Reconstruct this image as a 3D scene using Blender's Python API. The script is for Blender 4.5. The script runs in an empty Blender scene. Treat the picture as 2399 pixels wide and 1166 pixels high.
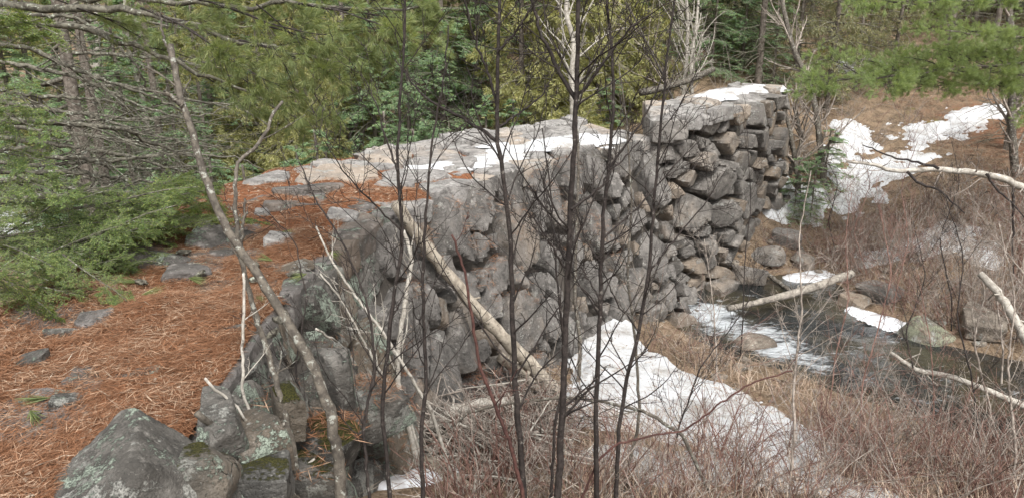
import bpy, math, random
import numpy as np
from mathutils import Vector

# ------------------------------------------------------------------ camera, sky, sun, exposure
scene = bpy.context.scene
COL = scene.collection
EYE = 1.6
PITCH = math.radians(18.0)
FPX = 1799.0                                   # focal length in photograph pixels (photo 2399 x 1166)
cam_d = bpy.data.cameras.new('camera')
cam_d.sensor_width = 36.0
cam_d.lens = 36.0 * FPX / 2399.0
cam_d.clip_start = 0.05
cam_d.clip_end = 1500.0
cam = bpy.data.objects.new('camera', cam_d)
cam.location = (0, 0, EYE)
cam.rotation_euler = (math.pi / 2 - PITCH, 0, 0)
COL.objects.link(cam)
scene.camera = cam

SUN_EL, SUN_AZ = math.radians(57), math.radians(166)   # azimuth clockwise from +Y: high, behind the camera
world = bpy.data.worlds.new('World')
scene.world = world
world.use_nodes = True
wn = world.node_tree
wn.nodes.clear()
w_out = wn.nodes.new('ShaderNodeOutputWorld')
w_bg = wn.nodes.new('ShaderNodeBackground')
w_hs = wn.nodes.new('ShaderNodeHueSaturation')
w_sky = wn.nodes.new('ShaderNodeTexSky')
w_sky.sky_type = 'NISHITA'
w_sky.sun_disc = False
w_sky.sun_elevation = SUN_EL
w_sky.sun_rotation = SUN_AZ
w_sky.air_density = 1.0
w_sky.dust_density = 4.0
w_hs.inputs['Saturation'].default_value = 0.10         # thin overcast: the blue washed out of the sky
w_bg.inputs['Strength'].default_value = 0.145
wn.links.new(w_sky.outputs[0], w_hs.inputs['Color'])
wn.links.new(w_hs.outputs[0], w_bg.inputs['Color'])
wn.links.new(w_bg.outputs[0], w_out.inputs[0])

sun_d = bpy.data.lights.new('sun', 'SUN')
sun_d.energy = 1.7
sun_d.angle = math.radians(20)
sun_d.color = (1.0, 0.985, 0.96)
sun = bpy.data.objects.new('sun', sun_d)
sun_dir = Vector((math.sin(SUN_AZ) * math.cos(SUN_EL), math.cos(SUN_AZ) * math.cos(SUN_EL), math.sin(SUN_EL)))
sun.rotation_euler = (-sun_dir).to_track_quat('-Z', 'Y').to_euler()
COL.objects.link(sun)

vs = scene.view_settings
vs.view_transform = 'Standard'
vs.look = 'None'
vs.exposure = 1.16
vs.gamma = 1.0
scene.cycles.max_bounces = 6
scene.cycles.diffuse_bounces = 3
scene.cycles.transmission_bounces = 4
scene.cycles.use_denoising = True
try:
    scene.cycles.denoiser = 'OPENIMAGEDENOISE'
    scene.cycles.denoising_input_passes = 'RGB_ALBEDO_NORMAL'
    scene.cycles.denoising_prefilter = 'ACCURATE'
except Exception:
    pass

# ------------------------------------------------------------------ helpers
CP, SP = math.cos(PITCH), math.sin(PITCH)


def ray(px, py):
    x, v = (px - 1199.5) / FPX, (py - 583.0) / FPX
    return np.array([x, CP - v * SP, -SP - v * CP])


def atz(px, py, z):
    d = ray(px, py)
    return np.array([0, 0, EYE]) + d * ((z - EYE) / d[2])


def aty(px, py, Y):
    d = ray(px, py)
    return np.array([0, 0, EYE]) + d * (Y / d[1])


def _hash(ix, iy, iz, seed):
    h = (ix.astype(np.int64) * 374761393 + iy.astype(np.int64) * 668265263 + iz.astype(np.int64) * 2147483647 + seed * 974711) & 0xffffffff
    h = ((h ^ (h >> 13)) * 1274126177) & 0xffffffff
    h = h ^ (h >> 16)
    return (h & 0xffffff) / float(0xffffff)


def vnoise(p, seed=0):
    """value noise on points [N,3] -> [-1,1]"""
    p = np.asarray(p, float)
    i = np.floor(p)
    f = p - i
    f = f * f * (3 - 2 * f)
    i = i.astype(np.int64)
    out = 0
    for dx in (0, 1):
        for dy in (0, 1):
            for dz in (0, 1):
                w = (f[:, 0] if dx else 1 - f[:, 0]) * (f[:, 1] if dy else 1 - f[:, 1]) * (f[:, 2] if dz else 1 - f[:, 2])
                out = out + w * _hash(i[:, 0] + dx, i[:, 1] + dy, i[:, 2] + dz, seed)
    return out * 2 - 1


def fbm(p, seed=0, oct=4, gain=0.5):
    p = np.asarray(p, float)
    a, s, t = 1.0, 0.0, 0.0
    for k in range(oct):
        s = s + a * vnoise(p * (2.03 ** k) + 17.3 * k, seed + k)
        t += a
        a *= gain
    return s / t


def fbm2(x, y, sc, seed=0, oct=4, gain=0.5):
    x = np.asarray(x, float)
    y = np.asarray(y, float)
    sh = x.shape
    p = np.stack([x.ravel() * sc, y.ravel() * sc, np.full(x.size, seed * 3.7)], 1)
    return fbm(p, seed, oct, gain).reshape(sh)


def nrm(v):
    return v / np.maximum(np.linalg.norm(v, axis=-1, keepdims=True), 1e-9)


class MB:
    """collects geometry; build() links it as one mesh object"""

    def __init__(self):
        self.v, self.q, self.t, self.n = [], [], [], 0

    def add(self, v, quads=None, tris=None):
        v = np.asarray(v, float).reshape(-1, 3)
        if quads is not None and len(quads):
            self.q.append(np.asarray(quads, np.int64).reshape(-1, 4) + self.n)
        if tris is not None and len(tris):
            self.t.append(np.asarray(tris, np.int64).reshape(-1, 3) + self.n)
        self.v.append(v)
        self.n += len(v)

    def mesh(self, name, mat, smooth=True, sharp=None):
        me = bpy.data.meshes.new(name)
        if not self.v:
            return me
        v = np.concatenate(self.v)
        q = np.concatenate(self.q) if self.q else np.zeros((0, 4), np.int64)
        t = np.concatenate(self.t) if self.t else np.zeros((0, 3), np.int64)
        nl = q.size + t.size
        me.vertices.add(len(v))
        me.vertices.foreach_set('co', v.astype(np.float32).ravel())
        me.loops.add(nl)
        me.loops.foreach_set('vertex_index', np.concatenate([q.ravel(), t.ravel()]).astype(np.int32))
        me.polygons.add(len(q) + len(t))
        ls = np.concatenate([np.arange(len(q)) * 4, q.size + np.arange(len(t)) * 3]).astype(np.int32)
        me.polygons.foreach_set('loop_start', ls)
        me.update(calc_edges=True)
        if smooth:
            me.polygons.foreach_set('use_smooth', np.ones(len(q) + len(t), bool))
        if sharp:
            me.set_sharp_from_angle(angle=math.radians(sharp))
        me.materials.append(mat)
        return me

    def build(self, name, mat, parent=None, smooth=True, loc=None, sharp=None):
        o = bpy.data.objects.new(name, self.mesh(name, mat, smooth, sharp))
        COL.objects.link(o)
        if parent is not None:
            o.parent = parent
        if loc is not None:
            o.location = loc
        return o


def tag(o, label=None, cat=None, group=None, kind=None):
    if label:
        o['label'] = label
    if cat:
        o['category'] = cat
    if group:
        o['group'] = group
    if kind:
        o['kind'] = kind
    return o


def thing(name, label, cat, loc=(0, 0, 0), rotz=0.0, group=None):
    o = bpy.data.objects.new(name, None)
    COL.objects.link(o)
    o.empty_display_size = 0.1
    o.location = loc
    o.rotation_euler = (0, 0, rotz)
    return tag(o, label, cat, group)


def copy_tree(o, parent=None):
    c = o.copy()
    COL.objects.link(c)
    c.parent = parent
    for ch in list(o.children):
        copy_tree(ch, c)
    return c


def resample(pts, n, wig=0.0, rng=None):
    """polyline -> n points along a Catmull-Rom-like smooth curve"""
    pts = np.asarray(pts, float)
    d = np.concatenate([[0], np.cumsum(np.linalg.norm(np.diff(pts, axis=0), axis=1))])
    # smooth by dense linear resample then moving average
    m = max(n * 4, 64)
    s = np.linspace(0, d[-1], m)
    P = np.stack([np.interp(s, d, pts[:, k]) for k in range(pts.shape[1])], 1)
    k = max(3, int(m / (len(pts) * 2.2)) | 1)
    pad = k // 2
    Q = np.concatenate([2 * P[:1] - P[pad:0:-1], P, 2 * P[-1:] - P[-2:-pad - 2:-1]])
    ker = np.ones(k) / k
    Q = np.stack([np.convolve(Q[:, j], ker, 'valid') for j in range(pts.shape[1])], 1)
    idx = np.linspace(0, len(Q) - 1, n)
    R = np.stack([np.interp(idx, np.arange(len(Q)), Q[:, j]) for j in range(pts.shape[1])], 1)
    if wig and rng is not None:
        R[1:-1] += rng.normal(0, wig, (n - 2, pts.shape[1]))
    return R


def tubes(mb, P, R, sides=4, cap=False, rough=0.0, rng=None):
    """P [N,n,3], R [N,n] -> tubes"""
    P = np.asarray(P, float)
    R = np.asarray(R, float)
    if P.ndim == 2:
        P, R = P[None], R[None]
    N, n = P.shape[:2]
    T = np.empty_like(P)
    T[:, 1:-1] = P[:, 2:] - P[:, :-2]
    T[:, 0] = P[:, 1] - P[:, 0]
    T[:, -1] = P[:, -1] - P[:, -2]
    T = nrm(T)
    ch = nrm(P[:, -1] - P[:, 0])
    ax = np.zeros_like(ch)
    ax[np.arange(N), np.argmin(np.abs(ch), axis=1)] = 1.0
    ref = nrm(np.cross(ch, ax))[:, None, :]
    U = nrm(ref - (ref * T).sum(-1, keepdims=True) * T)
    W = np.cross(T, U)
    a = np.arange(sides) * 2 * math.pi / sides
    ca, sa = np.cos(a), np.sin(a)
    rr = R[:, :, None]
    if rough and rng is not None:
        rr = rr * (1 + rng.normal(0, rough, (N, n, sides)))
    else:
        rr = np.repeat(rr, sides, axis=2)
    V = P[:, :, None, :] + rr[..., None] * (U[:, :, None, :] * ca[None, None, :, None] + W[:, :, None, :] * sa[None, None, :, None])
    base = (np.arange(N) * n * sides)[:, None, None]
    i = np.arange(n - 1)[None, :, None] * sides
    j = np.arange(sides)[None, None, :]
    j2 = (np.arange(sides) + 1)[None, None, :] % sides
    q = np.stack(np.broadcast_arrays(base + i + j, base + i + j2, base + i + sides + j2, base + i + sides + j), -1)
    tris = None
    if cap:
        tl = []
        for b in range(N):
            for off, fl in ((b * n * sides, True), (b * n * sides + (n - 1) * sides, False)):
                for k in range(1, sides - 1):
                    tl.append((off, off + k + 1, off + k) if fl else (off, off + k, off + k + 1))
        tris = tl
    mb.add(V.reshape(-1, 3), q.reshape(-1, 4), tris)


def spawn(P, R, per, ln, ang, n, rng, tmin=0.1, tmax=1.0, rel=True, up=0.0, wander=0.12, rr=0.6, tip=0.25, planar=False, taper_len=0.6, rmin=0.0008):
    """children of the tubes P,R: returns P2 [M,n,3], R2 [M,n].  ln = (lo, hi) relative to the parent's length or absolute"""
    P = np.asarray(P, float)
    R = np.asarray(R, float)
    if P.ndim == 2:
        P, R = P[None], R[None]
    N, m = P.shape[:2]
    if np.isscalar(per):
        cnt = np.full(N, int(per)) + (rng.random(N) < (per - int(per)))
    else:
        cnt = np.asarray(per, int)
    idx = np.repeat(np.arange(N), cnt)
    M = len(idx)
    if M == 0:
        return np.zeros((0, n, 3)), np.zeros((0, n))
    t = rng.uniform(tmin, tmax, M)
    f = t * (m - 1)
    i = np.minimum(f.astype(int), m - 2)
    w = (f - i)[:, None]
    p0 = P[idx, i] * (1 - w) + P[idx, i + 1] * w
    r0 = R[idx, i] * (1 - w[:, 0]) + R[idx, i + 1] * w[:, 0]
    tan = nrm(P[idx, i + 1] - P[idx, i])
    if planar:
        perp = np.cross(tan, np.array([0, 0, 1.0]))
        perp = nrm(perp) * rng.choice([-1.0, 1.0], M)[:, None]
        perp[:, 2] += rng.normal(0, 0.13, M)
        perp = nrm(perp)
    else:
        rv = rng.normal(size=(M, 3))
        perp = nrm(rv - (rv * tan).sum(1, keepdims=True) * tan)
    a = rng.uniform(ang[0], ang[1], M)[:, None]
    d = np.cos(a) * tan + np.sin(a) * perp
    L = rng.uniform(ln[0], ln[1], M)
    if rel:
        pl = np.linalg.norm(np.diff(P, axis=1), axis=2).sum(1)
        L = L * pl[idx] * (1 - taper_len * t)
    out = np.empty((M, n, 3))
    out[:, 0] = p0
    st = (L / (n - 1))[:, None]
    for k in range(1, n):
        d = d + rng.normal(0, wander, (M, 3))
        d[:, 2] += up / (n - 1)
        d = nrm(d)
        out[:, k] = out[:, k - 1] + d * st
    rb = np.maximum(np.minimum(r0 * rr, r0), rmin)
    R2 = rb[:, None] * np.linspace(1, tip, n)[None]
    return out, np.maximum(R2, rmin * 0.6)


def blades(mb, p, d, w, length, width, mid=0.45):
    """rhombic needles or leaves: base p, direction d, width direction w"""
    length = np.asarray(length)[:, None] if np.ndim(length) else length
    width = np.asarray(width)[:, None] if np.ndim(width) else width
    a = p
    b = p + d * length * mid + w * width * 0.5
    c = p + d * length
    e = p + d * length * mid - w * width * 0.5
    V = np.stack([a, b, c, e], 1)
    N = len(p)
    q = np.arange(N * 4).reshape(N, 4)
    mb.add(V.reshape(-1, 3), q)


def along(P, cnt, rng, tmin=0.0, tmax=1.0):
    P = np.asarray(P)
    N, m = P.shape[:2]
    idx = np.repeat(np.arange(N), cnt)
    t = rng.uniform(tmin, tmax, len(idx))
    f = t * (m - 1)
    i = np.minimum(f.astype(int), m - 2)
    w = (f - i)[:, None]
    return P[idx, i] * (1 - w) + P[idx, i + 1] * w, nrm(P[idx, i + 1] - P[idx, i]), t, idx


def flat_needles(mb, P, cnt, rng, length, width, ang=(0.8, 1.25), tilt=0.15, tmin=0.0):
    p, t, tt, _ = along(P, cnt, rng, tmin)
    side = np.cross(t, np.array([0, 0, 1.0]))
    side = nrm(side) * rng.choice([-1.0, 1.0], len(p))[:, None]
    side = nrm(side + rng.normal(0, tilt, side.shape))
    a = rng.uniform(ang[0], ang[1], len(p))[:, None]
    d = np.cos(a) * t + np.sin(a) * side
    w = nrm(np.cross(np.cross(t, side), d) + rng.normal(0, 0.25, d.shape))
    blades(mb, p, d, w, length * rng.uniform(0.7, 1.25, len(p)), width)


def cone_needles(mb, p, t, cnt, rng, length, width, ang=(0.2, 0.9), droop=0.0):
    idx = np.repeat(np.arange(len(p)), cnt)
    t = t[idx]
    M = len(idx)
    rv = rng.normal(size=(M, 3))
    perp = nrm(rv - (rv * t).sum(1, keepdims=True) * t)
    a = rng.uniform(ang[0], ang[1], M)[:, None]
    d = np.cos(a) * t + np.sin(a) * perp
    d[:, 2] -= droop
    d = nrm(d)
    w = nrm(np.cross(d, rng.normal(size=(M, 3))))
    blades(mb, p[idx], d, w, length * rng.uniform(0.7, 1.15, M), width, mid=0.5)


# ------------------------------------------------------------------ materials
class NT:
    def __init__(self, name):
        self.m = bpy.data.materials.new(name)
        self.m.use_nodes = True
        self.t = self.m.node_tree
        self.t.nodes.clear()
        self.out = self.t.nodes.new('ShaderNodeOutputMaterial')

    def n(self, kind, **kw):
        nd = self.t.nodes.new('ShaderNode' + kind)
        for k, v in kw.items():
            if k in nd.inputs:
                nd.inputs[k].default_value = v
            else:
                setattr(nd, k, v)
        return nd

    def l(self, a, b):
        self.t.links.new(a, b)

    def set(self, sock, v):
        if hasattr(v, 'is_linked') or isinstance(v, bpy.types.NodeSocket):
            self.l(v, sock)
        else:
            sock.default_value = v

    def mix(self, fac, a, b, mode='MIX'):
        nd = self.t.nodes.new('ShaderNodeMix')
        nd.data_type = 'RGBA'
        nd.blend_type = mode
        self.set(nd.inputs[0], fac)
        self.set(nd.inputs[6], a if not isinstance(a, tuple) else (*a, 1)[:4])
        self.set(nd.inputs[7], b if not isinstance(b, tuple) else (*b, 1)[:4])
        return nd.outputs[2]

    def math(self, op, a, b=0.0, clamp=False):
        nd = self.t.nodes.new('ShaderNodeMath')
        nd.operation = op
        nd.use_clamp = clamp
        self.set(nd.inputs[0], a)
        self.set(nd.inputs[1], b)
        return nd.outputs[0]

    def ramp(self, fac, lo, hi):
        nd = self.t.nodes.new('ShaderNodeMapRange')
        nd.interpolation_type = 'SMOOTHSTEP'
        self.set(nd.inputs[0], fac)
        nd.inputs[1].default_value = lo
        nd.inputs[2].default_value = hi
        return nd.outputs[0]

    def noise(self, vec, scale, detail=4.0, rough=0.55, dist=0.0):
        nd = self.n('TexNoise', Scale=scale, Detail=detail, Roughness=rough, Distortion=dist)
        if vec is not None:
            self.l(vec, nd.inputs['Vector'])
        return nd.outputs['Fac']

    def vec(self, world=False, scale=(1, 1, 1), rnd=False):
        if world:
            v = self.n('NewGeometry').outputs['Position']
        else:
            v = self.n('TexCoord').outputs['Object']
        if scale != (1, 1, 1):
            mp = self.n('Mapping')
            mp.inputs['Scale'].default_value = scale
            self.l(v, mp.inputs['Vector'])
            v = mp.outputs[0]
        if rnd:
            oi = self.n('ObjectInfo').outputs['Random']
            cb = self.n('CombineXYZ')
            for k, f in enumerate((37.0, 71.0, 113.0)):
                self.l(self.math('MULTIPLY', oi, f), cb.inputs[k])
            ad = self.n('VectorMath', operation='ADD')
            self.l(v, ad.inputs[0])
            self.l(cb.outputs[0], ad.inputs[1])
            v = ad.outputs[0]
        return v

    def finish(self, col, rough=0.85, bump=None, bstr=0.4, bdist=0.02, spec=0.25, **kw):
        b = self.n('BsdfPrincipled')
        self.set(b.inputs['Base Color'], col if not isinstance(col, tuple) else (*col, 1)[:4])
        self.set(b.inputs['Roughness'], rough)
        b.inputs['Specular IOR Level'].default_value = spec
        for k, v in kw.items():
            self.set(b.inputs[k.replace('_', ' ')], v)
        if bump is not None:
            bp = self.n('Bump')
            bp.inputs['Strength'].default_value = bstr
            bp.inputs['Distance'].default_value = bdist
            self.l(bump, bp.inputs['Height'])
            self.l(bp.outputs[0], b.inputs['Normal'])
        self.l(b.outputs[0], self.out.inputs[0])
        return self.m


def mat_stone(name, base=(0.21, 0.195, 0.18), dark=(0.055, 0.052, 0.05), lichen=(0.44, 0.45, 0.41), lich_amt=0.60, green=None, green_amt=0.58, moss=0.0):
    m = NT(name)
    base, dark, lichen = [(c[0], c[1] * .985, c[2] * .97) for c in (base, dark, lichen)]
    v = m.vec(rnd=True)
    oi = m.n('ObjectInfo').outputs['Random']
    big = m.noise(v, 2.6, 5, 0.6)
    mid = m.noise(v, 11.0, 6, 0.68)
    fine = m.noise(v, 48.0, 5, 0.75)
    grit = m.noise(v, 150.0, 3, 0.7)
    col = m.mix(m.ramp(big, 0.34, 0.66), dark, base)
    col = m.mix(m.math('MULTIPLY', m.ramp(mid, 0.50, 0.66), 0.85), col, tuple(c * 0.35 for c in base))
    col = m.mix(m.math('MULTIPLY', m.ramp(mid, 0.46, 0.32), 0.75), col, tuple(c * 1.5 for c in base))
    # warm rust stain on some stones
    col = m.mix(m.math('MULTIPLY', m.ramp(m.math('ADD', oi, m.math('SUBTRACT', big, 0.5)), 0.62, 1.0), 0.55), col, (base[0] * 1.25, base[1] * 1.02, base[2] * 0.78))
    col = m.mix(m.math('MULTIPLY', m.ramp(fine, 0.56, 0.70), 0.7), col, tuple(c * 0.3 for c in base))
    col = m.mix(m.math('MULTIPLY', m.ramp(fine, 0.44, 0.28), 0.55), col, tuple(min(c * 1.8, .6) for c in base))
    # cracks
    vc = m.n('TexVoronoi', Scale=4.2, Randomness=1.0, feature='DISTANCE_TO_EDGE')
    wv = m.n('VectorMath', operation='ADD')
    nv = m.n('TexNoise', Scale=6.0, Detail=4.0)
    m.l(v, nv.inputs['Vector'])
    sc_ = m.n('VectorMath', operation='SCALE')
    sc_.inputs['Scale'].default_value = 0.28
    m.l(nv.outputs['Color'], sc_.inputs[0])
    m.l(v, wv.inputs[0])
    m.l(sc_.outputs[0], wv.inputs[1])
    m.l(wv.outputs[0], vc.inputs['Vector'])
    crack = m.math('MULTIPLY', m.ramp(vc.outputs['Distance'], 0.018, 0.004), m.ramp(big, 0.54, 0.64))
    col = m.mix(m.math('MULTIPLY', crack, 0.85), col, (0.018, 0.016, 0.014))
    # crusts of lichen
    l1 = m.math('ADD', m.noise(v, 5.0, 5, 0.66), m.math('MULTIPLY', m.math('SUBTRACT', fine, 0.5), 0.35))
    lm = m.math('MULTIPLY', m.ramp(l1, lich_amt, lich_amt + 0.05), m.ramp(grit, 0.30, 0.52))
    col = m.mix(m.math('MULTIPLY', lm, 0.85), col, lichen)
    vo = m.n('TexVoronoi', Scale=16.0, Randomness=1.0)
    m.l(v, vo.inputs['Vector'])
    sp = m.math('MULTIPLY', m.ramp(m.math('ADD', vo.outputs['Distance'], m.math('MULTIPLY', mid, 0.6)), 0.47, 0.37), m.ramp(grit, 0.3, 0.5))
    col = m.mix(m.math('MULTIPLY', sp, 0.7), col, lichen)
    h = m.math('ADD', m.math('MULTIPLY', mid, 0.8), m.math('MULTIPLY', fine, 0.45))
    h = m.math('ADD', h, m.math('MULTIPLY', grit, 0.12))
    h = m.math('SUBTRACT', h, m.math('MULTIPLY', crack, 0.6))
    h = m.math('ADD', h, m.math('MULTIPLY', lm, 0.12))
    if green is not None:
        g1 = m.math('ADD', m.noise(v, 3.3, 6, 0.70, 0.3), m.math('MULTIPLY', m.math('SUBTRACT', fine, 0.5), 0.4))
        gm = m.math('MULTIPLY', m.ramp(g1, green_amt, green_amt + 0.05), m.ramp(m.math('ADD', grit, m.math('MULTIPLY', fine, .5)), 0.5, 0.7))
        col = m.mix(m.math('MULTIPLY', gm, .9), col, m.mix(m.ramp(grit, .35, .65), tuple(c * .55 for c in green), tuple(c * 1.2 for c in green)))
        h = m.math('ADD', h, m.math('MULTIPLY', gm, 0.25))
    if moss:
        nz = m.n('SeparateXYZ')
        m.l(m.n('NewGeometry').outputs['Normal'], nz.inputs[0])
        ms = m.math('ADD', m.math('MULTIPLY', nz.outputs[2], 0.4), m.math('ADD', m.noise(v, 4.0, 5, 0.6), m.math('MULTIPLY', m.math('SUBTRACT', fine, 0.5), 0.5)))
        mm = m.ramp(ms, 0.92 - moss, 1.02 - moss)
        col = m.mix(mm, col, m.mix(m.ramp(grit, .3, .7), (0.016, 0.02, 0.005), (0.12, 0.11, 0.03)))
        h = m.math('ADD', h, m.math('MULTIPLY', mm, m.math('MULTIPLY', grit, .8)))
    return m.finish(col, 0.92, h, 1.0, 0.045, 0.2)


def mat_bark(name, a, b, spots=None, spot_amt=0.56, sc=30.0, rough=0.85, bst=0.5, band=False):
    m = NT(name)
    v = m.vec(world=True)
    f = m.noise(v, sc, 5, 0.65)
    g = m.noise(v, 6.0, 3, 0.5)
    col = m.mix(m.ramp(f, 0.35, 0.65), a, b)
    col = m.mix(m.math('MULTIPLY', m.ramp(g, 0.45, 0.7), 0.5), col, tuple(c * 0.6 for c in a))
    if spots is not None:
        s = m.noise(v, sc * 0.8, 6, 0.7)
        col = m.mix(m.math('MULTIPLY', m.ramp(s, spot_amt, spot_amt + 0.05), 0.85), col, spots)
    return m.finish(col, rough, f, bst, 0.01, 0.25)


def mat_leaf(name, a, b, c=None, trans=0.5):
    m = NT(name)
    ri = m.n('NewGeometry').outputs['Random Per Island']
    oi = m.n('ObjectInfo').outputs['Random']
    g = m.noise(m.vec(world=True), 1.3, 3, 0.5)
    fac = m.math('ADD', m.math('MULTIPLY', ri, 0.55), m.math('ADD', m.math('MULTIPLY', oi, 0.25), m.math('MULTIPLY', m.math('SUBTRACT', g, 0.4), 0.6)), clamp=True)
    col = m.mix(fac, a, b)
    if c is not None:
        col = m.mix(m.ramp(m.math('ADD', ri, m.math('MULTIPLY', g, 0.4)), 0.95, 1.15), col, c)
    p = m.n('BsdfPrincipled')
    m.l(col, p.inputs['Base Color'])
    p.inputs['Roughness'].default_value = 0.5
    p.inputs['Specular IOR Level'].default_value = 0.3
    t = m.n('BsdfTranslucent')
    m.l(m.mix(1.0, col, (1.15, 1.1, 0.6), 'MULTIPLY'), t.inputs['Color'])
    mx = m.n('MixShader')
    mx.inputs[0].default_value = trans
    m.l(p.outputs[0], mx.inputs[1])
    m.l(t.outputs[0], mx.inputs[2])
    m.l(mx.outputs[0], m.out.inputs[0])
    return m.m


def mat_litter(name, a, b, c, per=True):
    m = NT(name)
    ri = m.n('NewGeometry').outputs['Random Per Island']
    g = m.noise(m.vec(world=True), 3.0, 4, 0.6)
    col = m.mix(ri, a, b)
    col = m.mix(m.math('MULTIPLY', m.ramp(m.math('ADD', ri, m.math('SUBTRACT', g, 0.5)), 0.75, 1.0), 0.8), col, c)
    return m.finish(col, 0.7, spec=0.2)


LICHEN_G = (0.30, 0.345, 0.28)
M = {}
M['stone'] = mat_stone('wall_stone', (0.195, 0.183, 0.170), (0.10, 0.094, 0.087), lich_amt=0.61, lichen=(0.36, 0.355, 0.325))
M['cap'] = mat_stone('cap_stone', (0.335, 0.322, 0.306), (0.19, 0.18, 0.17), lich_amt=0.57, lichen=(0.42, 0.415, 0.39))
M['abut'] = mat_stone('abutment_stone', (0.22, 0.205, 0.187), (0.105, 0.098, 0.09), lich_amt=0.60, lichen=(0.36, 0.355, 0.33))
M['near'] = mat_stone('lichen_stone', (0.165, 0.155, 0.14), (0.06, 0.056, 0.05), lich_amt=0.545, lichen=(0.34, 0.34, 0.31), green=LICHEN_G, green_amt=0.525)
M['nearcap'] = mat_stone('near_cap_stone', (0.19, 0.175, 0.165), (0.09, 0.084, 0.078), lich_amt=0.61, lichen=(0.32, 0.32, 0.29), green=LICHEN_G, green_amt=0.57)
M['mossy'] = mat_stone('mossy_stone', (0.14, 0.135, 0.125), (0.04, 0.04, 0.037), lich_amt=0.58, lichen=(0.3, 0.3, 0.27), green=LICHEN_G, green_amt=0.58, moss=0.10)
M['river'] = mat_stone('river_stone', (0.26, 0.225, 0.185), (0.1, 0.085, 0.07), lich_amt=0.62)
M['river_lichen'] = mat_stone('river_lichen_stone', (0.25, 0.235, 0.2), (0.1, 0.095, 0.08), lich_amt=0.53, green=(0.33, 0.34, 0.24), green_amt=0.5)
M['dark_bark'] = mat_bark('dark_sapling_bark', (0.016, 0.0125, 0.011), (0.042, 0.033, 0.029), (0.15, 0.135, 0.12), 0.61, 45)
M['grey_bark'] = mat_bark('lichen_grey_bark', (0.052, 0.044, 0.036), (0.125, 0.108, 0.086), (0.27, 0.27, 0.235), 0.56, 38)
M['top_bark'] = mat_bark('dark_mottled_bark', (0.045, 0.036, 0.03), (0.11, 0.095, 0.08), (0.40, 0.40, 0.37), 0.58, 38)
M['red_bark'] = mat_bark('maroon_twig_bark', (0.045, 0.02, 0.017), (0.085, 0.04, 0.032), None, sc=40)
M['shrub_bark'] = mat_bark('shrub_bark', (0.095, 0.048, 0.038), (0.25, 0.15, 0.12), None, sc=18)
M['grey_shrub'] = mat_bark('grey_shrub_bark', (0.14, 0.115, 0.095), (0.36, 0.31, 0.265), None, sc=18)
M['bleached'] = mat_bark('bleached_wood', (0.20, 0.168, 0.13), (0.385, 0.34, 0.275), (0.06, 0.048, 0.038), 0.57, 16)
M['weathered'] = mat_bark('weathered_grey_wood', (0.15, 0.132, 0.11), (0.30, 0.27, 0.228), (0.05, 0.042, 0.035), 0.57, 18)
M['pale_bark'] = mat_bark('pale_bark', (0.25, 0.225, 0.19), (0.42, 0.39, 0.34), (0.10, 0.085, 0.07), 0.59, 26)
M['dead_bark'] = mat_bark('dead_conifer_bark', (0.045, 0.04, 0.031), (0.16, 0.148, 0.115), (0.32, 0.335, 0.27), 0.585, 34)
M['bare_twig'] = mat_bark('bare_conifer_twig', (0.10, 0.09, 0.07), (0.21, 0.20, 0.15), None, sc=24)
M['trunk'] = mat_bark('conifer_trunk_bark', (0.075, 0.06, 0.048), (0.18, 0.155, 0.13), (0.30, 0.31, 0.27), 0.60, 22)
M['usnea'] = mat_leaf('beard_lichen', (0.23, 0.265, 0.16), (0.38, 0.41, 0.27), trans=0.3)
M['pine'] = mat_leaf('pine_needle_green', (0.122, 0.161, 0.069), (0.252, 0.302, 0.128), (0.388, 0.417, 0.197))
M['pine_bright'] = mat_leaf('pine_needle_bright', (0.174, 0.236, 0.099), (0.315, 0.394, 0.174), (0.423, 0.484, 0.238))
M['hemlock'] = mat_leaf('hemlock_needle', (0.082, 0.134, 0.044), (0.204, 0.272, 0.085), (0.332, 0.368, 0.123))
M['hemlock_far'] = mat_leaf('hemlock_foliage', (0.136, 0.221, 0.133), (0.301, 0.420, 0.228), (0.432, 0.528, 0.289))
M['cedar'] = mat_leaf('cedar_foliage', (0.219, 0.232, 0.103), (0.420, 0.413, 0.188), (0.530, 0.495, 0.245))
M['cedar_grey'] = mat_leaf('grey_cedar_foliage', (0.173, 0.185, 0.104), (0.315, 0.313, 0.184), (0.422, 0.377, 0.247))
M['balsam'] = mat_leaf('balsam_foliage', (0.130, 0.177, 0.107), (0.250, 0.290, 0.171), (0.346, 0.359, 0.219))
M['needles'] = mat_litter('fallen_needles', (0.08, 0.036, 0.018), (0.285, 0.138, 0.072), (0.43, 0.315, 0.22))
M['needles_red'] = mat_litter('fallen_needles_red', (0.12, 0.05, 0.028), (0.27, 0.125, 0.07), (0.38, 0.26, 0.17))
M['grass'] = mat_litter('dead_grass', (0.27, 0.185, 0.125), (0.42, 0.32, 0.235), (0.54, 0.45, 0.36))
M['twiglitter'] = mat_litter('fallen_twigs', (0.17, 0.115, 0.08), (0.33, 0.26, 0.19), (0.46, 0.40, 0.32))

m = NT('needle_mat')
v = m.vec(world=True)
f1 = m.noise(v, 7.0, 5, 0.6)
f2 = m.noise(m.vec(world=True, scale=(14, 90, 30)), 1.0, 5, 0.7, 0.6)
f3 = m.noise(m.vec(world=True, scale=(95, 18, 30)), 1.0, 5, 0.7, 0.6)
ff = m.math('MULTIPLY', m.math('ADD', f2, f3), 0.5)
c = m.mix(m.ramp(ff, 0.38, 0.62), (0.07, 0.027, 0.012), (0.25, 0.105, 0.05))
c = m.mix(m.math('MULTIPLY', m.ramp(f1, 0.5, 0.72), 0.5), c, (0.16, 0.085, 0.05))
M['mat'] = m.finish(c, 0.9, ff, 0.8, 0.02, 0.15)

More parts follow.
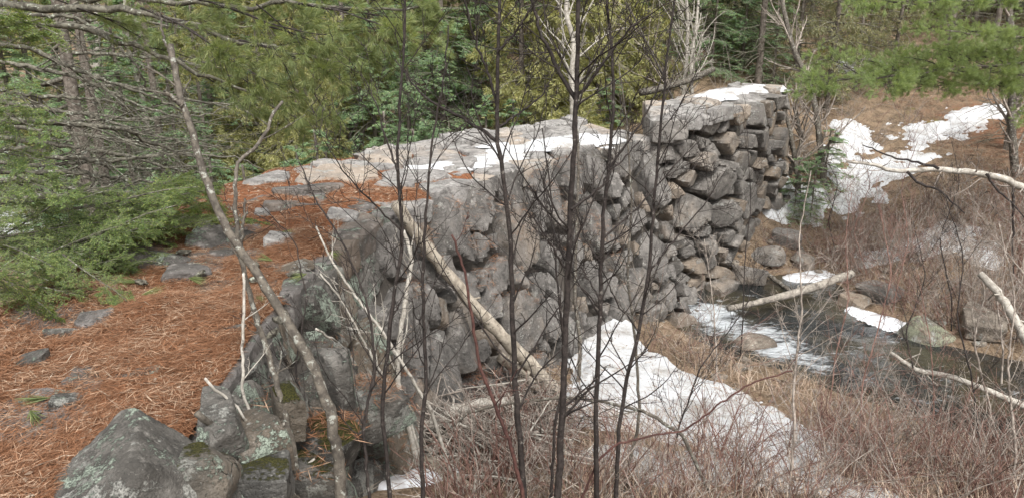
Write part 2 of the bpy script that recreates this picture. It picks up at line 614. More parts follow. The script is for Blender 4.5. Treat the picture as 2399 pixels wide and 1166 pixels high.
m = NT('fill_earth')
v = m.vec(world=True)
c = m.mix(m.noise(v, 14.0, 5, 0.6), (0.03, 0.026, 0.022), (0.10, 0.088, 0.076))
M['core'] = m.finish(c, 0.95, m.noise(v, 20, 5, 0.7), 0.8, 0.03, 0.1)

m = NT('snow')
v = m.vec(world=True)
f = m.noise(v, 7.0, 6, 0.65)
d = m.noise(v, 50.0, 5, 0.75)
dirt = m.math('ADD', m.noise(v, 2.6, 6, 0.65), m.math('MULTIPLY', m.math('SUBTRACT', d, 0.5), 0.5))
c = m.mix(m.ramp(dirt, 0.46, 0.74), (0.68, 0.685, 0.69), (0.38, 0.35, 0.315))
c = m.mix(m.ramp(m.noise(v, 110.0, 3, 0.6), 0.61, 0.70), c, (0.16, 0.11, 0.075))
M['snow'] = m.finish(c, 0.75, m.math('ADD', f, m.math('MULTIPLY', d, 0.5)), 1.0, 0.07, 0.3)

m = NT('ice')
v = m.vec(world=True)
c = m.mix(m.ramp(m.noise(v, 5.0, 5, 0.6), 0.4, 0.66), (0.62, 0.64, 0.66), (0.38, 0.36, 0.35))
M['ice'] = m.finish(c, 0.35, m.noise(v, 9.0, 5, 0.6), 0.4, 0.03, 0.5)

m = NT('stream_water')
v = m.vec(world=True, scale=(1.0, 1.9, 1.0))
f = m.noise(v, 6.0, 6, 0.62, 0.8)
g = m.noise(v, 22.0, 4, 0.6, 0.5)
h = m.math('ADD', f, m.math('MULTIPLY', g, 0.35))
depth = m.ramp(m.noise(m.vec(world=True), 1.3, 3, 0.5), 0.42, 0.62)
c = m.mix(depth, (0.012, 0.015, 0.014), (0.055, 0.046, 0.022))
# broken white water where the stream leaves the foot of the wall
px_ = m.n('SeparateXYZ')
m.l(m.n('NewGeometry').outputs['Position'], px_.inputs[0])
foam_att = m.n('Attribute', attribute_name='foam').outputs['Fac']
fm = m.ramp(m.math('ADD', m.math('MULTIPLY', h, 0.8), m.math('MULTIPLY', foam_att, 0.5)), 0.76, 1.0)
c = m.mix(fm, c, (0.72, 0.75, 0.77))
M['water'] = m.finish(c, m.math('ADD', 0.06, m.math('MULTIPLY', fm, 0.5)), h, 1.0, 0.22, 0.6)

m = NT('forest_floor')
v = m.vec(world=True)
n1 = m.noise(v, 0.9, 5, 0.6)
n2 = m.noise(v, 5.0, 6, 0.68)
n3 = m.noise(v, 38.0, 5, 0.72)
c = m.mix(m.ramp(n2, 0.35, 0.65), (0.085, 0.058, 0.038), (0.235, 0.165, 0.108))
c = m.mix(m.math('MULTIPLY', m.ramp(n3, 0.42, 0.68), 0.7), c, (0.32, 0.25, 0.175))
c = m.mix(m.math('MULTIPLY', m.ramp(n3, 0.5, 0.3), 0.6), c, (0.04, 0.028, 0.02))
rn = m.n('Attribute', attribute_name='redneedle').outputs['Fac']
c = m.mix(m.math('MULTIPLY', m.ramp(m.math('ADD', rn, m.math('SUBTRACT', n2, 0.5)), 0.4, 0.8), 0.9), c, m.mix(n3, (0.12, 0.045, 0.022), (0.28, 0.12, 0.065)))
ms = m.n('Attribute', attribute_name='moss').outputs['Fac']
c = m.mix(m.ramp(m.math('ADD', ms, m.math('MULTIPLY', m.math('SUBTRACT', m.noise(v, 2.2, 5, 0.62), 0.5), 1.6)), 0.50, 0.75), c, m.mix(n3, (0.07, 0.075, 0.012), (0.21, 0.18, 0.045)))
M['ground'] = m.finish(c, 0.95, m.math('ADD', n2, m.math('MULTIPLY', n3, 0.6)), 0.9, 0.06, 0.1)

# ------------------------------------------------------------------ the ground
CTRL = np.array([
    (0, 0, -.05), (-1.5, .5, -.02), (-3, 1, -.1), (2, 0, -.1), (4, 0, -.3), (0, 1.2, -.35), (1.5, 1.2, -.45), (-.7, 2.1, -.62), (0, 3, -1.02), (-.75, 3.1, -.95),
    (1.5, 3, -1.15), (3, 3, -1.25), (5, 3, -1.1), (0, 4.2, -1.42), (1.5, 4.5, -1.58), (3, 4.5, -1.75), (5, 4.5, -1.8), (-.6, 5, -1.5), (.3, 6, -1.85), (1.5, 6, -1.92),
    (3, 6, -2.05), (.6, 7.5, -2.05), (1.5, 7.6, -2.08), (1.5, 8.6, -2.1), (2.4, 7.4, -2.14),
    (2.5, 9.2, -2.5), (3.3, 8.7, -2.55), (4.0, 8.0, -2.55), (4.7, 7.6, -2.55), (5.4, 7.0, -2.55), (6.5, 6.3, -2.55), (8, 5.6, -2.55), (10, 5, -2.55), (14, 4, -2.55),
    (2.95, 7.4, -2.2), (3.85, 6.5, -2.22), (4.95, 5.65, -2.18), (6, 4.9, -2.1), (8, 4.0, -2.0), (3.5, 7.6, -2.5), (4.4, 6.9, -2.52), (5.3, 6.3, -2.52),
    (3.4, 9.8, -2.45), (4.2, 10.3, -2.4), (4.5, 11, -2.22), (4.3, 9.4, -2.36), (5.0, 8.7, -2.22), (6.1, 8.0, -2.2), (7.5, 7.2, -2.1), (10, 6.3, -2.0),
    (6.4, 9.2, -1.9), (6.75, 10.2, -1.66), (5.4, 10.5, -1.95), (7.8, 12, -1.05), (6.6, 13, -1.2), (5.9, 13, -1.55), (4.8, 12.5, -1.9), (9.5, 15, -.5), (6.3, 15, -.8),
    (6.3, 16.5, -.15), (8.8, 16.5, -.2), (6.45, 20, .6), (6, 26, 4.0), (6, 35, 9), (11, 11, -.8), (14, 14, .3), (20, 15, 1.2), (20, 25, 5), (15, 8, -1.0),
    (-.5, 11, -1.8), (-2.5, 10, -2.0), (-3.5, 7, -2.0), (-3.6, 5, -1.7), (-3.4, 3, -.9), (-4.5, 3, -1.2), (-4, 1, -.2), (-6, 8, -2.4), (-8, 12, -2.6), (-10, 16, -2.5),
    (-5, 15, -2.3), (0, 14, -1.6), (1.5, 12.5, -1.4), (2.8, 13.6, -.7), (4.3, 14, -.35), (5.0, 13.6, -.8), (3, 12, -1.1), (0, 17, -.5), (2, 17, .2), (0, 21, 1.8), (0, 26, 4.5),
    (-6, 22, .2), (-6, 28, 3), (-14, 20, -1.8), (-14, 28, 1.5), (-25, 35, 6), (0, 60, 24), (40, 60, 26), (-40, 60, 20), (-40, 10, 0), (40, 10, 4), (0, -10, .8), (40, -20, 3), (-40, -20, 3),
    (0, 140, 40), (140, 140, 45), (-140, 140, 40), (140, 0, 20), (-140, 0, 15), (0, -140, 15), (140, -140, 15), (-140, -140, 15)], float)
_D = np.linalg.norm(CTRL[:, None, :2] - CTRL[None, :, :2], axis=2)
_W = np.linalg.solve(_D + np.eye(len(CTRL)) * 1e-6, CTRL[:, 2] - CTRL[:, 2].mean())


def G0(x, y):
    x = np.asarray(x, float)
    y = np.asarray(y, float)
    sh = x.shape
    q = np.stack([x.ravel(), y.ravel()], 1)
    out = np.empty(len(q))
    for a in range(0, len(q), 20000):
        d = np.linalg.norm(q[a:a + 20000, None] - CTRL[None, :, :2], axis=2)
        out[a:a + 20000] = d @ _W
    return (out + CTRL[:, 2].mean()).reshape(sh)


def G(x, y):
    r = np.hypot(x, np.asarray(y) - 6)
    amp = 1 + np.clip(r - 10, 0, 30) * 0.08
    return G0(x, y) + amp * (0.07 * fbm2(x, y, 0.9, 3, 4) + 0.02 * fbm2(x, y, 5.0, 5, 3))


def gz(x, y):
    return float(G(np.array([float(x)]), np.array([float(y)]))[0])


def atg(px, py, tmax=40.0, lift=0.0):
    """where the sight line through a photo pixel meets the ground"""
    d = ray(px, py)
    t = np.linspace(1.5, tmax, 900)
    p = np.array([0, 0, EYE]) + d[None] * t[:, None]
    below = p[:, 2] < G(p[:, 0], p[:, 1])
    k = int(np.argmax(below)) if below.any() else len(t) - 1
    q = p[k].copy()
    q[2] = gz(q[0], q[1]) + lift
    return q


def grid_mesh(xs, ys, zf):
    X, Y = np.meshgrid(xs, ys)
    Z = zf(X, Y)
    nx, ny = len(xs), len(ys)
    i = np.arange(ny - 1)[:, None] * nx + np.arange(nx - 1)[None]
    q = np.stack([i, i + 1, i + nx + 1, i + nx], -1).reshape(-1, 4)
    return np.stack([X, Y, Z], -1).reshape(-1, 3), q, X, Y, Z


def attr(o, name, vals):
    a = o.data.attributes.new(name, 'FLOAT', 'POINT')
    a.data.foreach_set('value', np.asarray(vals, np.float32).ravel())


u = np.linspace(-1, 1, 271)
gx = 2.0 + 10.0 * u + 130 * np.sign(u) * np.abs(u) ** 5
u = np.linspace(-1, 1, 271)
gy = 9.0 + 11.0 * u + 130 * np.sign(u) * np.abs(u) ** 5
V, Q, X, Y, Z = grid_mesh(gx, gy, G)
mb = MB()
mb.add(V, Q)
ground = mb.build('ground', M['ground'])
tag(ground, 'forest floor of brown litter, moss and stream banks', 'ground', kind='structure')


def smooth(x, a, b):
    t = np.clip((x - a) / (b - a), 0, 1)
    return t * t * (3 - 2 * t)


red = .6 * smooth(X, 6.8, 8.8) * smooth(Y, 8.5, 10.5) * (1 - smooth(Y, 15, 17)) + 0.1 * smooth(Y, 16, 20)
moss = 0.45 * np.exp(-((X - 6.6) ** 2 / 6 + (Y - 18) ** 2 / 6)) + 0.4 * np.exp(-((X - 8.6) ** 2 / 3 + (Y - 14.8) ** 2 / 1)) + 0.25 * np.exp(-((X + .5) ** 2 / .6 + (Y - 3.2) ** 2 / 1.2)) + 0.2 * smooth(Y, 13, 20) + 0.15 * np.exp(-((X - 5.4) ** 2 / 1 + (Y - 11.4) ** 2 / 1))
attr(ground, 'redneedle', red)
attr(ground, 'moss', moss)

# ------------------------------------------------------------------ the stream
WATER_Z = -2.30
xs = np.linspace(1.9, 16.0, 150)
ys = np.linspace(2.5, 12.0, 110)
V, Q, X, Y, Z = grid_mesh(xs, ys, lambda x, y: WATER_Z + 0.012 * fbm2(x, y, 3.0, 21, 3) + 0.05 * smooth(np.asarray(y) - 0.2 * np.asarray(x), 8.4, 9.6))
mb = MB()
mb.add(V, Q)
stream = mb.build('stream', M['water'])
tag(stream, 'dark rippling stream with white water flowing out from the wall', 'stream', kind='structure')
foam = np.zeros_like(X)
for (fx, fy, r, a) in [(2.6, 9.25, .45, 1.1), (3.0, 8.6, .55, .9), (3.35, 8.35, .35, .8), (2.7, 8.9, .5, .9), (4.0, 8.1, .5, .5), (4.6, 8.5, .35, .5), (3.3, 9.7, .5, .4), (3.9, 7.5, .4, .5), (3.4, 7.9, .4, .8), (4.7, 7.3, .5, .5), (5.4, 7.0, .5, .5), (4.2, 7.0, .35, .55), (3.1, 8.2, .4, .95)]:
    foam = np.maximum(foam, a * np.exp(-((X - fx) ** 2 + (Y - fy) ** 2) / r ** 2))
attr(stream, 'foam', foam)

# ------------------------------------------------------------------ stones
_cs = []


def cubesphere(n):
    k = np.linspace(-1, 1, n + 1)
    vid, verts, quads = {}, [], []

    def vert(p):
        key = tuple(np.round(p, 5))
        if key not in vid:
            vid[key] = len(verts)
            verts.append(p)
        return vid[key]
    for ax in range(3):
        for s in (-1, 1):
            for i in range(n):
                for j in range(n):
                    cs = []
                    for (a, b) in ((i, j), (i + 1, j), (i + 1, j + 1), (i, j + 1)):
                        p = [0, 0, 0]
                        p[ax] = s
                        p[(ax + 1) % 3] = k[a]
                        p[(ax + 2) % 3] = k[b]
                        cs.append(vert(tuple(p)))
                    quads.append(cs if s > 0 else cs[::-1])
    return np.array(verts, float), np.array(quads)


CS = {n: cubesphere(n) for n in (5, 7, 9, 12, 16, 22, 30)}


def polytope(normals, dists, half, n=7, p=18.0, rough=0.03, seed=0, fine=0.0):
    """star-shaped stone from bounding planes, edges slightly worn"""
    c, q = CS[n]
    u = nrm(c * np.asarray(half)[None])
    N = nrm(np.asarray(normals, float))
    d = np.maximum(np.asarray(dists, float), 0.01)
    s = np.maximum(u @ N.T, 0) / d[None]
    r = (s ** p).sum(1) ** (-1.0 / p)
    v = u * r[:, None]
    sc = 1.0 / max(np.mean(half), 0.05)
    k = 1 + rough * fbm(v * sc * 1.6 + seed * 7.1, seed, 3) * 1.6
    if fine:
        k = k + fine * fbm(v * sc * 6 + seed * 3.3, seed + 5, 3)
    return v * k[:, None], q


RNG = np.random.default_rng(7)


def boulder_mesh(name, half, mat, seed, n=9, planes=9, p=14.0, rough=0.05, fine=0.02):
    r = np.random.default_rng(seed)
    half = np.asarray(half, float)
    base = [(1, 0, 0), (-1, 0, 0), (0, 1, 0), (0, -1, 0), (0, 0, 1), (0, 0, -1)]
    N = [nrm(np.array(b, float) + r.normal(0, 0.16, 3)) for b in base]
    D = [abs(np.dot(np.abs(nn), half * np.abs(np.array(b)))) * r.uniform(.85, 1.0) for nn, b in zip(N, base)]
    for _ in range(planes):
        nn = nrm(r.normal(size=3))
        N.append(nn)
        D.append(np.sqrt(((nn * half) ** 2).sum()) * r.uniform(0.86, 1.12))
    v, q = polytope(N, D, half, n, p, rough, seed, fine)
    mb = MB()
    mb.add(v, q)
    return mb.mesh(name, mat, True, 24)


def dart(w, h, rad, rng, tries=4000):
    """dart throwing with a radius that varies; rad(s, t, rng) -> r"""
    pts, rs = [], []
    for _ in range(tries):
        s, t = rng.uniform(0, w), rng.uniform(0, h)
        r = rad(s, t, rng)
        if pts:
            a = np.array(pts)
            if (np.hypot(a[:, 0] - s, a[:, 1] - t) < (np.array(rs) + r) * 0.92).any():
                continue
        pts.append((s, t))
        rs.append(r)
    return np.array(pts), np.array(rs)


def power_cells(pts, rs, w, h, aniso=1.0, gap=0.01):
    """for every site: list of (n2, d) half planes of a weighted Voronoi cell"""
    out = []
    A = np.array([1.0 / aniso, aniso])
    for k in range(len(pts)):
        a = pts[k]
        b = pts - a
        dd = np.hypot(b[:, 0] * A[0], b[:, 1] * A[1])
        near = np.argsort(dd)[1:16]
        hp = []
        for j in near:
            nn = b[j] * A * A
            L = np.hypot(*nn)
            f = rs[k] / (rs[k] + rs[j])
            hp.append((nn / L, max((b[j] @ nn) * f / L - gap, 0.03)))
        for nn, d in (((-1, 0), a[0]), ((1, 0), w - a[0]), ((0, -1), a[1]), ((0, 1), h - a[1])):
            hp.append((np.array(nn, float), max(d, 0.04)))
        out.append(hp)
    return out


class Poly:
    """2-D polyline by arc length"""

    def __init__(self, pts, n=60):
        P = resample(np.array([(x, y, 0) for x, y in pts], float), n)[:, :2]
        self.P = P
        self.d = np.concatenate([[0], np.cumsum(np.hypot(*np.diff(P, axis=0).T))])
        self.L = self.d[-1]

    def at(self, s):
        return np.array([np.interp(s, self.d, self.P[:, 0]), np.interp(s, self.d, self.P[:, 1])])

    def tan(self, s):
        t = self.at(min(s + 0.12, self.L)) - self.at(max(s - 0.12, 0))
        return t / np.hypot(*t)


WR = Poly([(-1.15, 2.0), (-1.2, 2.66), (-1.22, 3.1), (-1.27, 3.77), (-1.18, 4.68), (-.92, 5.83), (-.62, 6.85), (.3, 8.2), (.95, 9.15), (1.85, 9.75)])
WL = Poly([(-3.0, 2.0), (-2.9, 2.66), (-2.8, 3.1), (-2.7, 3.8), (-2.7, 4.7), (-2.7, 5.8), (-2.5, 7.1), (-1.35, 9.15), (-.65, 9.95), (.9, 11.4)])


def ztop(s):
    return -0.01 - 0.08 * float(smooth(np.array(s), 3.5, 7.0))


def face_pt(edge, s, h, zt, batter):
    p = edge.at(s)
    t = edge.tan(s)
    n = np.array([t[1], -t[0]])
    q = p + n * batter * h
    return np.array([q[0], q[1], zt - h]), np.array([t[0], t[1], 0]), np.array([n[0], n[1], 0])


def face_stones(parent, edge, zt, hmax, rad, mat_of, batter, aniso, seed, gap=0.008, proud=0.05, depth=0.3, h0=0.0, tilt=0.08, name='stone', s_rng=None, n=9, p=60.0, shear=0.0, chips=2, shrink=.024):
    rng = np.random.default_rng(seed)
    s0, s1 = s_rng or (0, edge.L)
    pts, rs = dart(s1 - s0, hmax, rad, rng)
    cells = power_cells(pts, rs, s1 - s0, hmax, aniso, gap)
    for k, (pt, hp) in enumerate(zip(pts, cells)):
        s, h = pt[0] + s0, pt[1] + h0
        z = zt(s)
        c, S, Nn = face_pt(edge, s, h, z, batter)
        if c[2] < gz(c[0], c[1]) - 0.25:
            continue
        T = nrm(np.array([Nn[0] * batter, Nn[1] * batter, -1.0]))
        Nf = np.cross(S, T)
        if Nf @ Nn < 0:
            Nf = -Nf
        ns, ds = [], []
        for nn, d in hp:
            ca_, sa_ = math.cos(shear), math.sin(shear)
            nn = (nn[0] * ca_ - nn[1] * sa_, nn[0] * sa_ + nn[1] * ca_) if abs(nn[0] * nn[1]) > 1e-9 else nn
            v3 = S * nn[0] + T * nn[1]
            ns.append(nrm(v3 + Nf * rng.uniform(-0.06, 0.10)))
            ds.append(max(d - rng.uniform(0.002, shrink), .025))
        pr = rng.uniform(-0.5, 1.0) * proud - (rng.uniform(.05, .13) if rng.random() < .13 else 0)

        c = c + Nf * (pr - depth * 0.5)
        ns.append(nrm(Nf + S * rng.normal(0, tilt) + T * rng.normal(0, tilt)))
        ds.append(depth * 0.5)
        ns.append(-Nf)
        ds.append(depth * 0.6)
        for _ in range(chips):                                # chipped corners
            a = rng.uniform(0, 6.28)
            ns.append(nrm(Nf * rng.uniform(.7, 1.2) + S * math.cos(a) + T * math.sin(a)))
            ds.append(depth * 0.5 * rng.uniform(0.9, 1.25) + rs[k] * rng.uniform(.4, .7))
        v, q = polytope(ns, ds, np.array([rs[k] * 1.2, rs[k] * 1.2, rs[k] * 1.2]), n, p, 0.02, seed + k, 0.02)
        mb = MB()
        mb.add(v, q)
        mb.build(name, mat_of(s, h, rng), parent, True, c, 22)


def top_stones(parent, ea, eb, zt, rad, mat_of, seed, thick=0.2, jit=0.02, name='capstone', srange=(0.0, 1.0), over=-0.03, gap=0.012, n=9):
    """capstones between the two edges: cells laid out in metres along x across"""
    rng = np.random.default_rng(seed)
    L = 0.5 * (ea.L + eb.L)
    Wd = 1.75
    pts, rs = dart(L, Wd, rad, rng)
    cells = power_cells(pts, rs, L, Wd, 1.0, gap)
    for k, (pt, hp) in enumerate(zip(pts, cells)):
        f = pt[0] / L
        if not (srange[0] <= f <= srange[1]):
            continue
        a, b = ea.at(f * ea.L), eb.at(f * eb.L)
        uu = pt[1] / Wd
        c2 = a + (b - a) * uu
        S = nrm((ea.tan(f * ea.L) * (1 - uu) + eb.tan(f * eb.L) * uu)[None])[0]
        Wv = nrm((b - a)[None])[0]
        wsc = np.hypot(*(b - a)) / Wd
        det = S[0] * Wv[1] - S[1] * Wv[0]
        Sd = np.array([Wv[1], -Wv[0]]) / det
        Wdu = np.array([-S[1], S[0]]) / det
        lsc = (ea.L * (1 - uu) + eb.L * uu) / L
        ns, ds = [], []
        for nn, d in hp:
            n2 = nn[0] / lsc * Sd + nn[1] / wsc * Wdu
            L2 = np.hypot(*n2)
            ns.append(nrm(np.array([n2[0] / L2, n2[1] / L2, rng.uniform(-.05, .14)])))
            ex = over if (nn[1] == -1.0 and nn[0] == 0) else 0
            ds.append(max(d / L2 + ex * rng.uniform(.6, 1.2), .03))
        ns.append(nrm(np.array([rng.normal(0, .05), rng.normal(0, .05), 1])))
        ds.append(thick * .5)
        ns.append(np.array([0, 0, -1.0]))
        ds.append(thick * .6)
        z = zt(f * ea.L) + rng.normal(0, jit) - thick * .5
        v, q = polytope(ns, ds, np.array([rs[k], rs[k], rs[k]]), n, 40.0, 0.02, seed + k, 0.03)
        mb = MB()
        mb.add(v, q)
        mb.build(name, mat_of(f * ea.L, uu, rng), parent, True, (c2[0], c2[1], z), 26)


def core_mesh(parent, ea, eb, zt, depth, batter, inset=0.1, sink=0.09):
    """fill behind the stones"""
    n = 40
    rows = []
    for k in range(n):
        f = k / (n - 1)
        a, b = ea.at(f * ea.L), eb.at(f * eb.L)
        t = ea.tan(f * ea.L)
        na = np.array([t[1], -t[0]])
        t2 = eb.tan(f * eb.L)
        nb = np.array([-t2[1], t2[0]])
        z = zt(f * ea.L) - sink
        a1, b1 = a - na * inset, b - nb * inset
        a0, b0 = a1 + na * batter * depth, b1 + nb * batter * depth * 0.3
        rows.append([(*a0, z - depth), (*a1, z), (*b1, z), (*b0, z - depth)])
    V = np.array(rows).reshape(-1, 3)
    q = []
    for k in range(n - 1):
        for j in range(3):
            q.append((k * 4 + j, k * 4 + j + 1, k * 4 + 5 + j, k * 4 + 4 + j))
    q += [(0, 1, 2, 3), ((n - 1) * 4 + 3, (n - 1) * 4 + 2, (n - 1) * 4 + 1, (n - 1) * 4)]
    mb = MB()
    mb.add(V, q)
    return mb.build('fill', M['core'], parent, False)


wall = thing('stone_wall', 'long curved dry stone dam wall with flat slabs and fallen needles on top', 'wall', (0, 0, 0))
core_mesh(wall, WR, WL, ztop, 2.2, 0.36)


def wall_rad(s, t, r):
    near = s < 2.7
    k = r.random()
    if near:
        return r.uniform(.2, .34) if k < .75 else r.uniform(.1, .18)
    if t < .5:
        return r.uniform(.2, .31)
    return r.uniform(.2, .31) if k < .5 else (r.uniform(.1, .17) if k < .85 else r.uniform(.055, .09))


face_stones(wall, WR, ztop, 2.25, wall_rad, lambda s, h, r: M['near'] if s < 3.0 + r.normal(0, .4) else M['stone'], 0.38, 0.8, 11, h0=0.0, depth=.36, proud=.085, shear=.22, gap=.007, chips=1, shrink=.03, tilt=.10, p=90.0)


def cap_rad(s, t, r):
    return r.uniform(.24, .42) if r.random() < .75 else r.uniform(.12, .2)


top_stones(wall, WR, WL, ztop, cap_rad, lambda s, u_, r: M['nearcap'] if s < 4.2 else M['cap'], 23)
# outer (left) edge stones
face_stones(wall, Poly([tuple(p) for p in WL.P[::-1]]), lambda s: -0.03, 0.75, lambda s, t, r: r.uniform(.18, .3), lambda s, h, r: M['cap'], 0.15, 0.9, 31, name='edge_stone')

for k, (px, py, hx, hy, hz, rz, mt) in enumerate([(330, 872, .15, .05, .05, .25, 'near'), (215, 748, .10, .09, .05, .3, 'nearcap'), (140, 775, .09, .04, .03, .1, 'near'), (515, 772, .12, .06, .05, .1, 'near'), (155, 935, .07, .05, .04, .5, 'near'), (520, 560, .26, .16, .05, .2, 'nearcap'), (660, 560, .12, .12, .05, .1, 'cap'), (440, 630, .16, .08, .045, .1, 'nearcap'), (400, 600, .16, .1, .04, -.2, 'nearcap'),
                                                  (700, 480, .3, .1, .07, .15, 'nearcap'), (800, 505, .13, .1, .06, .1, 'cap'), (615, 497, .07, .06, .05, 0, 'cap'), (60, 840, .09, .05, .03, .2, 'near'), (720, 440, .35, .2, .05, .2, 'nearcap'), (690, 620, .14, .08, .04, .3, 'near')]):
    me_ = boulder_mesh('capstone', (hx, hy, hz), M[mt], 500 + k, n=12, planes=7, p=30.0)
    so = bpy.data.objects.new('capstone', me_)
    COL.objects.link(so)
    so.parent = wall
    so.location = atz(px, py, .02) - np.array([0, 0, hz * .62])
    so.rotation_euler = (0, 0, rz)

# ------------------------------------------------------------------ the higher end of the dam
AR = Poly([(1.75, 9.7), (2.2, 9.72), (2.6, 10.0), (3.15, 10.6), (3.9, 11.75), (4.55, 12.85)])
AL = Poly([(1.85, 11.05), (2.1, 11.3), (2.4, 11.8), (3.0, 12.6), (3.6, 13.4), (4.1, 14.2)])
abut = thing('stone_abutment', 'taller squared end of the dam with stacked boulders and dark gaps', 'wall', (0, 0, 0))


def atop(s):
    return 0.17 + 0.03 * math.sin(s * 2.0)


core_mesh(abut, AR, AL, atop, 2.6, 0.02, 0.24, 0.1)
face_stones(abut, AR, atop, 2.75, lambda s, t, r: (r.uniform(.2, .3) if r.random() < .6 else r.uniform(.09, .16)) if s < 1.6 else (r.uniform(.17, .3) if r.random() < .6 else r.uniform(.09, .15)),
            lambda s, h, r: M['abut'], 0.04, 1.28, 47, h0=0.0, depth=.5, proud=.13, gap=.014, tilt=.18, p=44.0, n=12)
top_stones(abut, AR, AL, atop, lambda s, t, r: r.uniform(.25, .42), lambda s, u_, r: M['cap'], 53, thick=.16, jit=.035, over=-.1)
AE = Poly([(1.92, 11.1), (1.85, 10.6), (1.78, 10.1), (1.76, 9.8)])
face_stones(abut, AE, lambda s: .12, .5, lambda s, t, r: r.uniform(.2, .3), lambda s, h, r: M['abut'], 0.0, 1.2, 59, h0=.05, depth=.4)

# ------------------------------------------------------------------ needle mat on the wall
GS, GU = 150, 46
sv = np.linspace(0, 0.80, GS)
uv = np.linspace(0.035, 1.05, GU)
V = np.zeros((GS, GU, 3))
for a, f in enumerate(sv):
    A, B = WR.at(f * WR.L), WL.at(f * WL.L)
    for b, g in enumerate(uv):
        V[a, b, :2] = A + (B - A) * g
    V[a, :, 2] = ztop(f * WR.L)
Xm, Ym = V[..., 0], V[..., 1]
nz = fbm2(Xm, Ym, 2.1, 41, 3) * 0.062 + fbm2(Xm, Ym, 6.0, 43, 3) * 0.012
fade = smooth(sv, 0.42, 0.66)[:, None]
edge = np.exp(-np.clip(uv, 0, 1) / 0.05)[None] * 0.045
V[..., 2] += 0.012 + nz * 1.25 - fade * 0.05 - edge * 0.9 - .16 * smooth(sv, .18, .28)[:, None] * np.exp(-np.clip(uv, 0, 1) / 0.06)[None]
i = np.arange(GS - 1)[:, None] * GU + np.arange(GU - 1)[None]
mb = MB()
mb.add(V.reshape(-1, 3), np.stack([i, i + 1, i + GU + 1, i + GU], -1).reshape(-1, 4))
matobj = mb.build('needle_mat', M['mat'])
tag(matobj, 'mat of rust brown fallen pine needles covering the wall top', 'needle litter', kind='stuff')
matZ = V[..., 2]


def mat_point(rng, N, smax):
    f = rng.uniform(0, smax, N)
    g = rng.uniform(0.035, 1.04, N)
    a = f / 0.80 * (GS - 1)
    b = (g - 0.035) / 1.015 * (GU - 1)
    a = np.clip(a, 0, GS - 1.001)
    b = np.clip(b, 0, GU - 1.001)
    ia, ib = a.astype(int), b.astype(int)
    wa, wb = (a - ia)[:, None], (b - ib)[:, None]
    return V[ia, ib] * (1 - wa) * (1 - wb) + V[ia + 1, ib] * wa * (1 - wb) + V[ia, ib + 1] * (1 - wa) * wb + V[ia + 1, ib + 1] * wa * wb


def litter(mb, p, rng, length, width, lift=0.01, bias=None):
    N = len(p)
    a = rng.uniform(0, 2 * math.pi, N) if bias is None else rng.normal(bias, 1.0, N)
    d = nrm(np.stack([np.cos(a), np.sin(a), rng.normal(0.02, 0.16, N)], 1))
    w = nrm(np.cross(d, np.array([0, 0, 1.0])) + rng.normal(0, .3, (N, 3)))
    ln = length * rng.uniform(.6, 1.2, N)
    p = p + np.stack([np.zeros(N), np.zeros(N), rng.uniform(0.0, lift, N)], 1)
    blades(mb, p - d * ln[:, None] * .5, d, w, ln, width)


def flow(p):
    return fbm2(p[:, 0], p[:, 1], 1.6, 91, 3) * 5.0 + .6


rng = np.random.default_rng(3)
mb = MB()
p = mat_point(rng, 72000, 0.36)
litter(mb, p, rng, 0.08, 0.0022, 0.026, flow(p))
p = mat_point(rng, 26000, 0.62)
keep = fbm2(p[:, 0], p[:, 1], 2.1, 41, 3) > -0.15
litter(mb, p[keep], rng, 0.11, 0.0042, 0.016, flow(p[keep]))
mt2 = MB()
p = mat_point(rng, 1500, 0.6)
litter(mt2, p, rng, 0.11, 0.005, 0.02)
p = mat_point(rng, 1200, 0.6)
litter(mt2, p, rng, 0.035, 0.016, 0.012)
tag(mt2.build('twig_litter', M['twiglitter'], smooth=False), 'broken twigs and bark scraps among the fallen needles', 'twigs', kind='stuff')
tag(mb.build('fallen_needles', M['needles'], smooth=False), 'loose rust brown pine needles strewn over the wall top', 'needle litter', kind='stuff')

# needles spilled at the foot of the near wall and between its stones
mb = MB()
pts = []
for (px, py, r, z) in [(800, 740, .22, -.55), (770, 800, .2, -.75), (860, 780, .25, -.95), (740, 900, .2, -.7), (640, 900, .12, -.42), (870, 850, .25, -1.2), (1080, 860, .25, -1.5), (720, 1010, .25, -.85), (930, 640, .12, -.5), (1000, 860, .3, -1.5), (480, 900, .2, -.08), (830, 920, .25, -1.2), (1160, 980, .3, -1.7)]:
    c = atz(px, py, z)
    n_ = int(2600 * r)
    q = np.stack([rng.normal(c[0], r * .55, n_), rng.normal(c[1], r * .55, n_), np.zeros(n_)], 1)
    q[:, 2] = np.maximum(G(q[:, 0], q[:, 1]) + .02, c[2] - 0.25 * np.hypot(q[:, 0] - c[0], q[:, 1] - c[1]))
    pts.append(q)
p = np.concatenate(pts)
litter(mb, p, rng, 0.10, 0.003, 0.03)
tag(mb.build('spilled_needles', M['needles_red'], smooth=False), 'clumps of rust brown needles lodged below the wall edge', 'needle litter', kind='stuff')


# ------------------------------------------------------------------ snow and ice
def seg_dist(X, Y, a, b):
    ab = b - a
    t = np.clip(((X - a[0]) * ab[0] + (Y - a[1]) * ab[1]) / max(ab @ ab, 1e-9), 0, 1)
    return np.hypot(X - a[0] - t * ab[0], Y - a[1] - t * ab[1])


